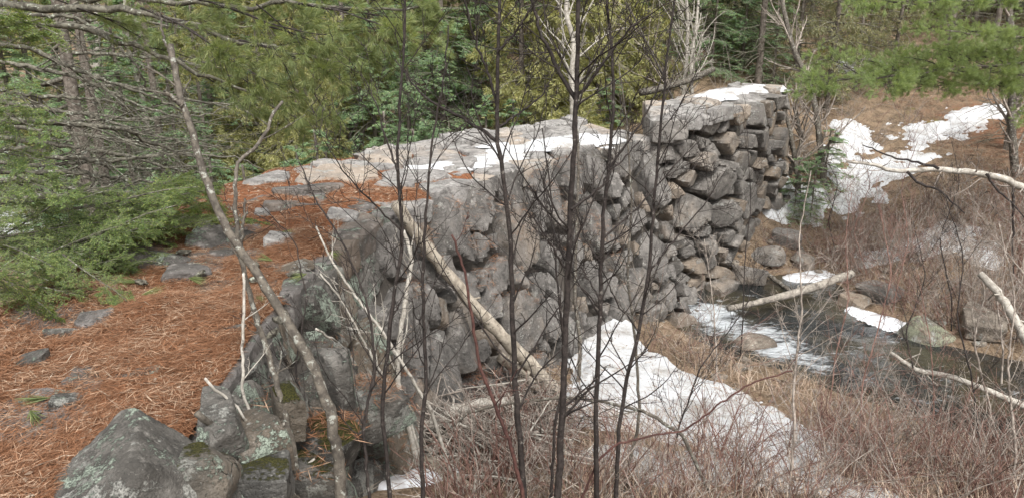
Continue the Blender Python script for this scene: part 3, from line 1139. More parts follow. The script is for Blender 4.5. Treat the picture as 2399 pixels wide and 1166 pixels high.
def snow_patch(name, spine, label, mat='snow', thick=0.10, base=None, noise=0.45, step=0.035, kind='stuff', cat='snow', seed=1, ragged=4.0):
    """spine: list of (x, y, radius); the sheet rises out of the surface below it with a soft ragged edge"""
    sp = np.array(spine, float)
    R = sp[:, 2].max() * 1.6 + .1
    xs = np.arange(sp[:, 0].min() - R, sp[:, 0].max() + R, step)
    ys = np.arange(sp[:, 1].min() - R, sp[:, 1].max() + R, step)
    X, Y = np.meshgrid(xs, ys)
    best = np.full(X.shape, -9.0)
    if len(sp) == 1:
        best = 1 - np.hypot(X - sp[0, 0], Y - sp[0, 1]) / sp[0, 2]
    for a, b in zip(sp[:-1], sp[1:]):
        ab = b[:2] - a[:2]
        t = np.clip(((X - a[0]) * ab[0] + (Y - a[1]) * ab[1]) / max(ab @ ab, 1e-9), 0, 1)
        r = a[2] + (b[2] - a[2]) * t
        d = np.hypot(X - a[0] - t * ab[0], Y - a[1] - t * ab[1])
        best = np.maximum(best, 1 - d / r)
    f = best + noise * fbm2(X, Y, ragged, seed, 5, .6)
    H = (G(X, Y) if base is None else base(X, Y)) - 0.012
    Z = H + thick * np.clip(f * 2.2, 0, 1) ** .8 + 0.03 * fbm2(X, Y, 5.0, seed + 3, 5, .6) * np.clip(f * 3, 0, 1)
    ny, nx = X.shape
    ok = f > -0.02
    i = np.arange(ny - 1)[:, None] * nx + np.arange(nx - 1)[None]
    m_ = (ok[:-1, :-1] | ok[:-1, 1:] | ok[1:, 1:] | ok[1:, :-1])
    q = np.stack([i, i + 1, i + nx + 1, i + nx], -1)[m_]
    used = np.unique(q)
    remap = np.full(nx * ny, -1)
    remap[used] = np.arange(len(used))
    mb = MB()
    mb.add(np.stack([X, Y, Z], -1).reshape(-1, 3)[used], remap[q])
    return tag(mb.build(name, M[mat]), label, cat, kind=kind)


def gs(*pts):
    out = []
    for (px, py, r) in pts:
        p = atg(px, py)
        out.append((p[0], p[1], r))
    return out


snow_patch('snow_bank', gs((1455, 775, .22), (1440, 850, .55), (1500, 920, .8), (1640, 970, .8), (1740, 1010, .75), (1810, 1050, .5)), 'large white snow bank at the foot of the dam wall', thick=.13, noise=.5, ragged=2.6)
snow_patch('snow_patch', gs((1450, 1075, .3), (1560, 1095, .4), (1700, 1100, .45), (1830, 1110, .35)), 'thin snow showing through twigs below the large snow bank', thick=.06, noise=.8, seed=4)
snow_patch('snow_patch', gs((1900, 1125, .25), (1960, 1140, .3), (2040, 1160, .25)), 'small snow patch among red shrubs near the stream bend', thick=.06, noise=.6, seed=6)
snow_patch('snow_patch', gs((1480, 960, .5), (1330, 980, .28), (1300, 1010, .15)), 'snow tongue running under the brush pile', thick=.06, noise=.7, seed=8)
snow_patch('snow_chute', gs((1815, 500, .22), (1870, 500, .38), (1950, 465, .5), (2000, 425, .45), (2060, 390, .5), (2120, 370, .35)), 'wide snow chute descending the bank beside the dam end', thick=.07, noise=2.1, seed=10, ragged=3.4)
snow_patch('snow_patch', gs((1990, 300, .3), (2010, 330, .36), (1960, 360, .25)), 'snow patch under the trees above the chute', thick=.08, noise=1.4, seed=12, ragged=2.6)
snow_patch('snow_patch', gs((2150, 330, .4), (2190, 305, .42), (2260, 280, .36), (2340, 268, .3)), 'snow strip along the mossy terrace under the pine', thick=.07, noise=2.0, seed=14, ragged=3.4)
snow_patch('snow_patch', gs((2060, 600, .3), (2140, 580, .35), (2220, 555, .4), (2300, 610, .22)), 'broken snow behind the tangled stream bank shrubs', thick=.06, noise=1.4, seed=16)
snow_patch('snow_patch', gs((2030, 155, .5), (1990, 160, .4)), 'small far snow spot under hillside conifers', thick=.1, seed=18)
snow_patch('snow_patch', [(-9.5, 15.5, 1.6), (-11.5, 16.5, 2.2), (-14, 18, 2.0)], 'bright snow glimpsed through dead branches beyond the wall', thick=.12, seed=20, step=.12, ragged=.8)
snow_patch('stream_ice', gs((1860, 665, .18), (1920, 650, .3), (1975, 640, .2)), 'flat grey ice sheet above the stream log', 'ice', thick=.05, base=lambda X, Y: np.full(X.shape, WATER_Z + .05), cat='ice', seed=22, noise=.35)
snow_patch('stream_ice', gs((2000, 740, .12), (2090, 760, .2), (2130, 765, .1)), 'small white ice shelf beside the leaning river rock', 'ice', thick=.05, base=lambda X, Y: np.full(X.shape, WATER_Z + .01), cat='ice', seed=24, noise=.4)
snow_patch('ice_patch', gs((880, 1130, .18), (960, 1120, .22), (1050, 1110, .12)), 'dirty ice patch between mossy boulders and brush', 'ice', thick=.05, cat='ice', seed=26, noise=.4)


def wall_z(X, Y):
    return np.full(X.shape, -0.088) + 0.03 * fbm2(X, Y, 2.0, 77, 3)


def tw(*pts, z=-.05):
    return [(*atz(px, py, z)[:2], r) for px, py, r in pts]


snow_patch('snow_strip', tw((950, 388, .07), (1080, 380, .16), (1180, 362, .26), (1215, 340, .3), (1300, 330, .4), (1400, 322, .3)), 'white strip of melting snow along the top of the dam wall', thick=.04, base=wall_z, seed=28, noise=1.9, ragged=4.2)
snow_patch('snow_strip', tw((1130, 335, .08), (1190, 328, .1)), 'little snow remnant beside the long strip on the wall', thick=.03, base=wall_z, seed=29, noise=1.0)
snow_patch('snow_cap', tw((1660, 228, .3), (1730, 215, .4), (1800, 208, .3), z=.18), 'snow cap on the raised end of the dam', thick=.06, base=lambda X, Y: np.full(X.shape, .175) + 0.02 * fbm2(X, Y, 2.0, 78, 3), seed=30, noise=.9, ragged=5.0)

# ------------------------------------------------------------------ single boulders
def boulder(px, py, where, half, mat, label, seed, rot=0.0, group=None, sink=0.0, n=16, name='boulder', cat='boulder', p=30.0, tilt=(0, 0)):
    c = aty(px, py, where[1]) if where[0] == 'y' else (atz(px, py, where[1]) if where[0] == 'z' else atg(px, py))
    if where[0] == 'g':
        c = c + np.array([0, 0, half[2] * .55 - sink])
    o = bpy.data.objects.new(name, boulder_mesh(name, half, M[mat], seed, n=n, p=p))
    COL.objects.link(o)
    o.location = c
    o.rotation_euler = (tilt[0], tilt[1], rot)
    return tag(o, label, cat, group)


def cut_boulder(name, c, planes, half, mat, label, seed, p=30.0):
    v, q = polytope([a for a, _ in planes], [d for _, d in planes], half, 30, p, .03, seed, .03)
    mb = MB()
    mb.add(v, q)
    return tag(mb.build(name, M[mat], None, True, c, 26), label, 'boulder')


cut_boulder('boulder', aty(312, 1138, 2.30), [((-.38, -.18, .9), .14), ((.55, .25, .8), .155), ((.85, -.35, .35), .19), ((.15, -.95, .28), .2), ((-.75, -.55, .3), .23), ((-.9, .4, .2), .27), ((.2, .9, .2), .26), ((0, 0, -1), .3), ((.55, -.75, .3), .2), ((-.1, -.55, .8), .175)],
            (.26, .25, .25), 'near', 'big lichen covered boulder at the end of the needle mat', 101)
boulder(520, 1015, ('y', 2.62), (.09, .16, .11), 'near', 'dark boulder with one pale lichen spot under the needle edge', 102, .2, n=16)
boulder(612, 1050, ('y', 2.72), (.11, .14, .14), 'near', 'squat boulder with green lichen top between sticks', 103, .7)
boulder(675, 955, ('y', 3.05), (.065, .10, .125), 'mossy', 'upright mossy stone behind the leaning trunk', 104, .4)
boulder(770, 1045, ('y', 3.15), (.15, .14, .13), 'mossy', 'broad mossy boulder below the leaning trunk', 105, 1.0)
boulder(600, 1135, ('y', 2.55), (.16, .14, .12), 'mossy', 'low mossy boulder under the bleached stick', 106, .2)
boulder(795, 890, ('y', 3.45), (.08, .12, .2), 'near', 'tall lichened slab leaning against the near wall', 107, .5, tilt=(.2, -.15))
boulder(480, 1130, ('y', 2.40), (.12, .14, .13), 'mossy', 'small shaded stone beside the big lichen boulder', 108, .1)
boulder(720, 1120, ('y', 3.0), (.17, .15, .12), 'mossy', 'flat mossy stone beside the base of the leaning trunk', 109, .1)
boulder(870, 960, ('y', 3.9), (.18, .16, .16), 'near', 'grey block below the wall wrapped in bare stems', 110, .9)
boulder(1090, 900, ('g',), (.22, .2, .18), 'stone', 'fallen wall block beside the lower end of the log', 111, .4)
boulder(1525, 745, ('g',), (.2, .16, .15), 'stone', 'pale block at the wall foot beside the snow bank tip', 112, .3)
boulder(1765, 830, ('g',), (.24, .2, .14), 'river', 'rounded brown rock in the white water', 113, .2, sink=.0, name='river_rock', cat='rock')
boulder(2170, 800, ('y', 8.6), (.36, .30, .28), 'river_lichen', 'leaning angular lichen rock at the far side of the stream', 114, .5, name='river_rock', cat='rock', tilt=(.3, .35), n=16)
boulder(2300, 780, ('g',), (.22, .25, .16), 'river', 'low grey rock on the bank next to the angular rock', 115, 1.2, name='river_rock', cat='rock')
for k, (px, py, s, lab) in enumerate([(1600, 715, .16, 'dark wet stone where the stream leaves the wall'), (1690, 690, .2, 'flat slab at the sluice mouth under the stacked boulders'), (1750, 655, .22, 'slab stone lying below the dam corner'),
                                      (1800, 610, .2, 'tumbled stone with snow beside the dam corner'), (1840, 570, .2, 'tumbled block against the base of the dam end'), (1640, 745, .13, 'small wet stone in the foam'),
                                      (1880, 620, .17, 'loose stone in front of the fallen dead branches'), (2060, 700, .2, 'flat ledge stone at the upper stream edge'), (2000, 715, .17, 'low ledge stone next to the stream log end')]):
    boulder(px, py, ('g',), (s * 1.25, s, s * .6), 'abut', lab, 130 + k, k * .7, name='fallen_stone', cat='stone', n=9)
# pebbles: too many and too small to single out
rng = np.random.default_rng(15)
mb = MB()
for k in range(240):
    x, y = rng.uniform(2.0, 7.5), rng.uniform(6.4, 11.5)
    z = gz(x, y)
    if z < -2.42 or z > -1.9:
        continue
    h = rng.uniform(.02, .075)
    v, q = CS[5]
    vv = nrm(v) * np.array([h * rng.uniform(.8, 1.5), h * rng.uniform(.8, 1.4), h * .6]) * (1 + .25 * vnoise(v * 1.3 + k, k))[:, None]
    mb.add(vv + np.array([x, y, z + h * .15]), q)
tag(mb.build('gravel', M['river']), 'scattered gravel and cobbles along the stream banks', 'gravel', kind='stuff')
# chinking stones of the wall stay tiny; fallen cones and slab chips on the needle mat
for k, (px, py) in enumerate([(600, 655), (640, 780), (655, 750), (690, 640), (600, 620), (430, 590), (470, 640), (330, 660)]):
    c = atz(px, py, .03)
    mb = MB()
    v, q = CS[5]
    u = nrm(v)
    sc_ = np.array([.045, .016, .016])
    vv = u * sc_ * (1 + .22 * np.sign(np.sin(u[:, :1] * 14) * np.sin(np.arctan2(u[:, 2:], u[:, 1:2]) * 4)))
    mb.add(vv, q)
    o = mb.build('pine_cone', M['dead_bark'], smooth=False, loc=c)
    o.rotation_euler = (0, 0, k * 1.3)
    tag(o, 'slender brown pine cone lying on the needle mat', 'pine cone', 'cones fallen on the wall top')

# ------------------------------------------------------------------ logs and dead wood
def path(pts, depth):
    """photo polyline with world depths -> points; depth = (d0, d1) interpolated or list"""
    n = len(pts)
    ds = np.linspace(depth[0], depth[-1], n) if len(depth) == 2 else np.array(depth)
    return np.array([aty(px, py, d) for (px, py), d in zip(pts, ds)])


def pxr(r, depth):
    return r * depth * 1.08 / FPX


def log_thing(name, pts, depth, r0, r1, mat, label, cat='log', seed=0, stubs=4, n=36, sides=12, group=None, world=False, ends=None):
    rng = np.random.default_rng(seed)
    P = np.asarray(pts, float) if world else path(pts, depth)
    P = resample(P, n, 0.004, rng)
    dm = np.linspace(r0, r1, n) * (1 + .06 * np.sin(np.linspace(0, 9, n) + seed)) * (1 + rng.normal(0, .03, n))
    o = thing(name, label, cat, tuple(P[-1]), group=group)
    mb = MB()
    tubes(mb, P - P[-1], dm, sides, True, .035, rng)
    mb.build('trunk', M[mat], o)
    if stubs:
        SPp, SR = spawn(P, dm, stubs, (.06, .22), (.7, 1.3), 4, rng, .08, .95, rel=False, rr=.3, tip=.6)
        for k in range(len(SPp)):
            mb = MB()
            tubes(mb, SPp[k] - P[-1], np.maximum(SR[k], .006), 6, True)
            mb.build('branch_stub', M[mat], o)
    return o


log_thing('fallen_log', [(928, 478), (965, 535), (1040, 630), (1100, 705), (1165, 775), (1225, 835), (1290, 905), (1345, 975)], (5.75, 6.3), .045, .07, 'bleached', 'bleached barkless log leaning from the wall top to the snow', seed=1, stubs=7)
log_thing('fallen_log', [(1172, 835), (1225, 880), (1275, 925), (1310, 965)], (6.3, 6.6), .045, .06, 'bleached', 'short split log lying under the bleached log', seed=2, stubs=2, n=16)
log_thing('stream_log', [(1705, 722), (1780, 706), (1850, 690), (1920, 668), (1995, 640)], (9.0, 9.75), .036, .062, 'weathered', 'pale log lying across the top of the stream', seed=3, stubs=2, n=24)
log_thing('dead_branch', [(1795, 640), (1830, 665), (1862, 690)], (10.4, 9.9), .035, .03, 'grey_bark', 'thin stick propped behind the stream log', 'branch', 4, 0, 10, 8)
log_thing('dead_branch', [(1905, 600), (1960, 580), (2040, 575), (2110, 572)], (11.3, 10.8), .04, .03, 'bleached', 'pale curved dead branch on the snow bank', 'branch', 5, 2, 16, 8)
log_thing('dead_branch', [(1835, 540), (1870, 580), (1905, 622)], (11.6, 10.9), .06, .05, 'grey_bark', 'dark slanting log against the dam end', 'branch', 6, 2, 12, 8)
log_thing('fallen_log', [(1500, 218), (1560, 205), (1620, 186), (1672, 162)], (13.2, 13.8), .06, .05, 'grey_bark', 'grey fallen tree behind the dam end', seed=7, stubs=9, n=16)
log_thing('fallen_log', [(1745, 90), (1830, 85), (1960, 40)], (20, 21), .10, .08, 'grey_bark', 'fallen trunk on the far mossy slope', seed=8, stubs=3, n=14)
log_thing('fallen_log', [(1000, 1000), (1060, 965), (1130, 945), (1220, 938)], (4.9, 5.5), .045, .04, 'pale_bark', 'pale crooked log across the brush pile', seed=9, stubs=3, n=16)
log_thing('fallen_log', [(1000, 1075), (1060, 1120), (1140, 1180)], (4.5, 4.2), .05, .055, 'bleached', 'broken bleached log under the tangled brush', seed=10, stubs=4, n=14)
log_thing('fallen_log', [(2085, 825), (2150, 868), (2230, 880), (2330, 920), (2420, 960)], (6.9, 6.3), .02, .035, 'pale_bark', 'pale bent branch reaching over the stream', 'branch', 11, 5, 20, 8)
log_thing('fallen_log', [(2295, 640), (2335, 680), (2380, 750), (2420, 820)], (6.4, 6.0), .03, .045, 'pale_bark', 'broken pale limb slanting through the bank shrubs', 'branch', 12, 4, 16, 8)
log_thing('stick', [(460, 965), (530, 1030), (600, 1092), (700, 1180)], (2.50, 2.75), .012, .016, 'grey_bark', 'straight bleached stick leaning on the dark boulders', 'stick', 13, 2, 20, 8)
log_thing('stick', [(480, 885), (560, 962), (610, 1020), (650, 1085), (672, 1130)], (2.65, 2.9), .005, .009, 'pale_bark', 'thin crooked pale stick beside the lichen boulder', 'stick', 14, 4, 20, 6)
log_thing('stick', [(535, 1085), (580, 1130), (620, 1180)], (2.5, 2.6), .006, .007, 'pale_bark', 'short grey stick low among mossy boulders', 'stick', 15, 0, 10, 6)
log_thing('stick', [(790, 800), (740, 770)], (3.55, 3.4), .006, .007, 'pale_bark', 'tiny pale stick on the wall edge stones', 'stick', 16, 0, 8, 5)
log_thing('stick', [(1480, 1160), (1620, 1150), (1720, 1152), (1790, 1165)], (4.5, 4.6), .014, .012, 'pale_bark', 'long pale stick lying in the dead grass', 'stick', 17, 2, 12, 6)

# ------------------------------------------------------------------ saplings
SAP = {}


def sapling(name, pts, depth, r0, r1, mat, label, seed, br=None, twigs=(9, 5), up=.35, tl=(.3, .75), cat='sapling', group=None, n=40, sides=8, extra=(), sprout=1.0, twig_mat=None, tmin=.25, stub=0):
    """pts run from the root upward"""
    rng = np.random.default_rng(seed)
    P = resample(path(pts, depth), n, 0.0025, rng)
    # sink the root to the ground
    g = gz(P[0, 0], P[0, 1])
    if P[0, 2] > g:
        d = nrm((P[0] - P[2])[None])[0]
        d = nrm((d + np.array([0, 0, -1.2]))[None])[0]
        k = int(max(2, (P[0, 2] - g + .05) / .08))
        ext = P[0] + d * np.linspace((P[0, 2] - g + .05) / max(-d[2], .3), 0, k, endpoint=False)[:, None]
        P = np.concatenate([ext, P])
    R = np.linspace(r0, r1, len(P)) * (1 + rng.normal(0, .02, len(P)))
    root = P[0].copy()
    o = thing(name, label, cat, tuple(root), group=group)
    mb = MB()
    tubes(mb, P - root, R, sides, True, .03, rng)
    stem = mb.build('stem', M[mat], o)
    levels = [(P[None], R[None])]
    for (bp, bd, b0, b1) in extra:
        Q = resample(path(bp, bd), 20, 0.003, rng)
        RR = np.linspace(b0, b1, 20)
        mb = MB()
        tubes(mb, Q - root, RR, 6)
        mb.build('branch', M[mat], o)
        levels.append((Q[None], RR[None]))
    l1P, l1R = [], []
    for (A, B) in levels:
        main = len(A[0]) != 20
        a, b = spawn(A, B, twigs[0] if main else max(3, twigs[0] // 2), tl if main else (tl[0] * .5, tl[1] * .6), (.45, .95), 12, rng, tmin, .98, rel=False, up=up, wander=.09, rr=.42, tip=.3)
        l1P.append(a)
        l1R.append(b)
    l1P, l1R = np.concatenate(l1P), np.concatenate(l1R)
    tm = M[twig_mat or mat]
    for k in range(len(l1P)):
        mb = MB()
        tubes(mb, l1P[k] - root, l1R[k], 5)
        bo = mb.build('branch', tm, o)
        a, b = spawn(l1P[k], l1R[k], twigs[1], (.15, .5), (.5, 1.0), 7, rng, .15, .95, rel=True, up=.25, wander=.13, rr=.65, tip=.45, rmin=.0017)
        c, d = spawn(a, b, 2.0 * sprout, (.25, .6), (.5, 1.0), 5, rng, .2, .9, rel=True, up=.2, wander=.12, rr=.75, rmin=.0014)
        mb = MB()
        tubes(mb, a - root, b, 4)
        tubes(mb, c - root, d, 3)
        mb.build('twigs', tm, bo)['kind'] = 'stuff'
    return o


sapling('grey_tree', [(800, 1190), (795, 1080), (775, 970), (738, 865), (690, 780), (640, 700), (590, 622), (535, 545), (500, 470), (475, 400), (452, 315), (428, 245), (408, 160), (400, 105)], (2.75, 3.35), .027, .012, 'grey_bark',
        'thick leaning grey trunk spotted with lichen and broken at the top', 1, twigs=(2, 2), tl=(.1, .25), cat='tree', sides=12, n=60, tmin=.85,
        extra=[([(405, 150), (395, 120), (382, 75), (370, 30)], (3.33, 3.38), .008, .004), ([(428, 248), (408, 232), (385, 216)], (3.24, 3.22), .013, .007)])
sapling('sapling', [(697, 1180), (690, 1060), (665, 960), (640, 865), (610, 770), (580, 670), (560, 590), (550, 500), (550, 430), (557, 378), (600, 345), (630, 300), (637, 268), (662, 238)], (2.85, 3.6), .017, .007, 'grey_bark',
        'slim grey sapling with a crooked top behind the leaning trunk', 2, twigs=(4, 3), tl=(.12, .3), sides=8, n=56, extra=[([(562, 585), (572, 520), (573, 465)], (3.3, 3.4), .009, .005)])
sapling('sapling', [(690, 1160), (640, 1075), (592, 985), (570, 925), (568, 810), (572, 700), (570, 640)], (2.8, 3.0), .008, .006, 'pale_bark', 'thin pale stem rising straight from crossed sticks', 3, twigs=(4, 2), tl=(.08, .2))
D1 = 'dark_bark'
sapling('sapling', [(1232, 1200), (1216, 1020), (1205, 870), (1200, 720), (1195, 560), (1182, 420), (1165, 330), (1166, 220), (1168, 60), (1172, -120)], (3.3, 3.55), .0165, .0065, D1, 'dark bare sapling with a long branch sweeping left over the wall', 4, twigs=(17, 6),
        extra=[([(1165, 332), (1120, 300), (1060, 265), (1000, 232), (955, 180), (925, 140)], (3.5, 3.75), .009, .003), ([(1166, 255), (1145, 175), (1110, 90), (1085, -20)], (3.5, 3.6), .007, .004), ([(1168, 120), (1220, 60), (1262, -10)], (3.5, 3.45), .006, .003), ([(1166, 300), (1210, 270), (1270, 225), (1300, 160)], (3.5, 3.7), .006, .002)])
sapling('sapling', [(1303, 1200), (1312, 1080), (1320, 920), (1326, 780), (1331, 640), (1336, 480), (1346, 350), (1351, 220), (1355, 120), (1350, -120)], (3.2, 3.4), .019, .008, D1, 'thickest dark sapling standing in front of the wall face', 5, twigs=(17, 6),
        extra=[([(1350, 235), (1305, 160), (1265, 75), (1240, -30)], (3.38, 3.5), .010, .006), ([(1352, 232), (1400, 170), (1440, 110), (1480, 60), (1530, 30)], (3.38, 3.3), .008, .003), ([(1338, 490), (1390, 455), (1430, 405), (1500, 330)], (3.3, 3.5), .007, .003), ([(1330, 640), (1285, 560), (1240, 500)], (3.3, 3.2), .006, .003)])
sapling('sapling', [(1398, 1200), (1396, 1000), (1401, 850), (1406, 700), (1411, 540), (1425, 400), (1436, 290), (1436, 150), (1420, -60)], (3.35, 3.6), .0145, .0055, D1, 'dark sapling curving left towards its foot beside the thickest one', 6, twigs=(17, 6),
        extra=[([(1425, 400), (1480, 320), (1530, 240), (1560, 150)], (3.5, 3.6), .006, .003), ([(1405, 700), (1360, 620), (1330, 560)], (3.4, 3.5), .005, .002), ([(1411, 560), (1500, 480), (1570, 400), (1640, 330)], (3.5, 3.7), .006, .002)])
sapling('sapling', [(1442, 1200), (1450, 1000), (1470, 880), (1500, 770), (1520, 640), (1532, 480), (1545, 330), (1562, 150), (1585, -40)], (3.5, 3.8), .013, .005, D1, 'slender dark sapling crossing the dam corner with a bend near its foot', 7, twigs=(17, 6),
        extra=[([(1520, 640), (1580, 560), (1650, 480), (1700, 400)], (3.7, 3.8), .006, .002), ([(1500, 780), (1440, 700), (1400, 600)], (3.6, 3.6), .005, .002)])
sapling('sapling', [(920, 1200), (905, 1080), (895, 960), (906, 830), (925, 680), (944, 540), (930, 400), (936, 250), (950, 60), (945, -80)], (3.1, 3.4), .0115, .0045, D1, 'dark wavy sapling crossing the upper end of the log', 8, twigs=(17, 6), extra=[([(930, 400), (905, 330), (880, 240), (845, 170)], (3.3, 3.4), .005, .002), ([(944, 545), (880, 480), (820, 420), (760, 330)], (3.3, 3.2), .005, .002)])
sapling('sapling', [(992, 1200), (986, 1010), (1000, 900), (994, 780), (990, 620), (1000, 480), (1012, 330), (1040, 180), (1050, 60)], (3.2, 3.5), .012, .003, D1, 'thin dark sapling standing beside the wavy one', 9, twigs=(15, 5))
sapling('sapling', [(1230, 1180), (1200, 1050), (1160, 950), (1122, 850), (1106, 740), (1090, 640), (1058, 550)], (3.0, 3.1), .011, .005, 'red_bark', 'maroon stem with a cut tip leaning across the log', 10, twigs=(4, 2), tl=(.1, .25))
sapling('sapling', [(1290, 1180), (1300, 1000), (1325, 860), (1310, 700), (1295, 560), (1290, 440), (1270, 300)], (3.7, 4.1), .010, .003, D1, 'thin dark stem leaning between two thicker saplings', 11, twigs=(10, 4))
sapling('sapling', [(868, 1200), (850, 1000), (880, 860), (860, 700), (800, 560), (740, 470), (700, 380)], (3.0, 3.5), .009, .003, D1, 'dark thin stem bowing left over the needle mat', 12, twigs=(15, 6))
sapling('sapling', [(700, 1150), (720, 1000), (690, 860), (720, 700), (690, 560), (610, 480)], (3.1, 3.6), .006, .002, D1, 'fine dark stem among the mossy boulders', 13, twigs=(9, 4))
sapling('sapling', [(1460, 1150), (1500, 980), (1490, 820), (1470, 640), (1480, 480), (1470, 300), (1450, 150)], (4.3, 4.8), .012, .004, 'grey_bark', 'grey sapling in front of the snow bank', 14, twigs=(15, 6))
sapling('sapling', [(1352, 940), (1360, 800), (1346, 700), (1350, 560), (1355, 380), (1350, 260)], (6.6, 7.2), .022, .010, 'grey_bark', 'pale straight stem cut off in front of the wall face', 15, twigs=(7, 4), tl=(.2, .5))
sapling('sapling', [(952, 965), (935, 930), (930, 830), (948, 710), (966, 600), (945, 540)], (4.6, 5.0), .022, .012, 'pale_bark', 'peeling pale stem standing under the upper log end', 16, twigs=(5, 3), tl=(.2, .4))
sapling('sapling', [(1010, 960), (900, 780), (830, 690), (770, 600), (740, 530)], (4.3, 4.5), .013, .006, 'pale_bark', 'pale leaning stem crossing in front of the near wall', 17, twigs=(8, 4), tl=(.2, .4))
sapling('sapling', [(960, 980), (880, 850), (800, 700), (750, 640)], (4.4, 4.4), .010, .005, 'pale_bark', 'second pale stem nearly parallel to the leaning one', 18, twigs=(7, 4), tl=(.2, .4))
sapling('sapling', [(1400, 1080), (1440, 1040), (1540, 1015), (1600, 1012), (1680, 950), (1760, 895), (1857, 868)], (3.4, 3.6), .0065, .004, 'red_bark', 'arching maroon stem bending over the snow bank', 19, twigs=(3, 2), tl=(.15, .3))
sapling('sapling', [(1600, 1020), (1520, 965), (1430, 942), (1330, 930), (1220, 940), (1110, 960), (1000, 1040)], (4.2, 4.6), .013, .006, 'grey_bark', 'long stem bowed flat across the brush pile', 20, twigs=(7, 4), tl=(.2, .4))
for k, (pts, dep, lab) in enumerate([
        ([(1850, 1180), (1862, 1000), (1858, 900), (1880, 720), (1870, 560), (1900, 400)], (4.6, 5.2), 'thin grey stem in front of the small snow patch'),
        ([(2010, 1100), (2020, 900), (2060, 760), (2090, 640), (2060, 480)], (5.2, 6.0), 'thin stem standing at the near stream bank'),
        ([(1730, 900), (1740, 760), (1745, 600), (1760, 480), (1750, 300)], (7.6, 8.0), 'bare stem rising by the round brown rock'),
        ([(1660, 1000), (1680, 860), (1670, 700), (1650, 560)], (6.6, 7.0), 'bare stem at the edge of the snow bank'),
        ([(1940, 980), (1960, 820), (1990, 700), (1980, 560), (1995, 450)], (6.4, 7.0), 'bare forked stem near the stream pool'),
        ([(2300, 1100), (2280, 900), (2240, 740), (2260, 600), (2210, 450)], (5.4, 6.0), 'tall twiggy stem at the bank beyond the stream bend'),
        ([(2380, 1060), (2360, 860), (2380, 700), (2340, 520)], (4.9, 5.4), 'forked stem beside the broken pale limb'),
        ([(2160, 1100), (2190, 960), (2180, 800), (2150, 640)], (5.8, 6.2), 'crooked stem rising from the reddest shrubs'),
        ([(1560, 1150), (1590, 1000), (1640, 860), (1720, 760), (1790, 640)], (4.8, 5.4), 'pale stem leaning towards the stream'),
        ([(2399, 640), (2330, 560), (2250, 600), (2200, 690)], (6.0, 6.4), 'hooked grey stem hanging above the bank shrubs'),
        ([(2100, 680), (2130, 560), (2110, 440), (2150, 330)], (9.2, 9.8), 'grey stem rising from the far bank ledge stones'),
        ([(2230, 700), (2200, 560), (2250, 430), (2230, 330)], (8.6, 9.2), 'twiggy stem behind the leaning angular rock'),
        ([(2350, 820), (2330, 660), (2380, 520), (2350, 400)], (7.4, 8.0), 'twiggy stem beside the low grey bank rock'),
        ([(2030, 640), (2000, 540), (2040, 430), (2020, 350)], (10.2, 10.8), 'twiggy stem in front of the snow chute'),
        ([(2150, 900), (2120, 780), (2170, 650), (2140, 520)], (6.7, 7.2), 'dark twiggy stem at the stream pool edge'),
        ([(2320, 960), (2280, 800), (2310, 680), (2260, 540)], (6.2, 6.6), 'forked twiggy stem below the crooked limb'),
        ([(2440, 900), (2400, 760), (2420, 600), (2370, 480)], (6.2, 6.8), 'twiggy stem under the crooked limb base'),
        ([(1960, 600), (1940, 520), (1965, 430), (1930, 360)], (11.0, 11.6), 'grey stem among boughs at the chute foot')]):
    sapling('bare_sapling', pts, dep, (.011, .007, .009)[k % 3], .003, ('grey_shrub', 'shrub_bark', 'dark_bark')[k % 3], lab, 40 + k, twigs=(17, 6), tl=(.25, .7), cat='sapling', sides=6, group='bare stems along the stream')

# the bare grey limb reaching in over the stream bank from its own trunk beyond the frame
bt = thing('leaning_tree', 'bare crooked pale limb reaching over the stream bank shrubs', 'tree', (6.2, 7.0, gz(6.2, 7.0)))
lo = np.array(bt.location)
P = resample(path([(2700, 560), (2560, 500), (2450, 455), (2399, 440), (2350, 418), (2290, 405), (2200, 396), (2100, 402), (2040, 385), (1985, 378)], (7.0, 6.6)), 50, .004, RNG)
R = np.linspace(.055, .012, 50) * (1 + RNG.normal(0, .04, 50))
T0 = resample(np.array([lo + (0, 0, -.1), lo + (.05, .02, 1.0), P[0] + (0, 0, 0)]), 16)
mb = MB()
tubes(mb, T0 - lo, np.linspace(.075, .055, 16), 10, True, .03, RNG)
mb.build('trunk', M['grey_bark'], bt)
mb = MB()
tubes(mb, P - lo, R, 10, True, .04, RNG)
limb = mb.build('limb', M['pale_bark'], bt)
for (bp, dd) in [([(2310, 408), (2340, 450), (2375, 480), (2399, 510)], (6.7, 6.5)), ([(2375, 440), (2375, 520), (2370, 590), (2375, 640)], (6.7, 6.6)), ([(2125, 402), (2150, 430), (2200, 445), (2260, 500)], (6.6, 6.4)), ([(2200, 396), (2150, 380), (2100, 372), (2020, 340)], (6.6, 6.9))]:
    Q = resample(path(bp, dd), 16, .004, RNG)
    mb = MB()
    RR = np.linspace(.013, .005, 16)
    tubes(mb, Q - lo, RR, 6)
    bo = mb.build('branch', M['dark_bark'], limb)
    a, b = spawn(Q, RR, 8, (.15, .4), (.5, 1.1), 6, RNG, .2, 1, rel=False, rr=.5, rmin=.0015)
a, b = spawn(P, R, 26, (.15, .5), (.5, 1.1), 8, RNG, .3, 1, rel=False, rr=.25, rmin=.002)
c, d = spawn(a, b, 3, (.2, .5), (.5, 1.0), 5, RNG, .2, 1, rmin=.0014)
mb = MB()
tubes(mb, a - lo, b, 4)
tubes(mb, c - lo, d, 3)
mb.build('twigs', M['grey_shrub'], bt)['kind'] = 'stuff'

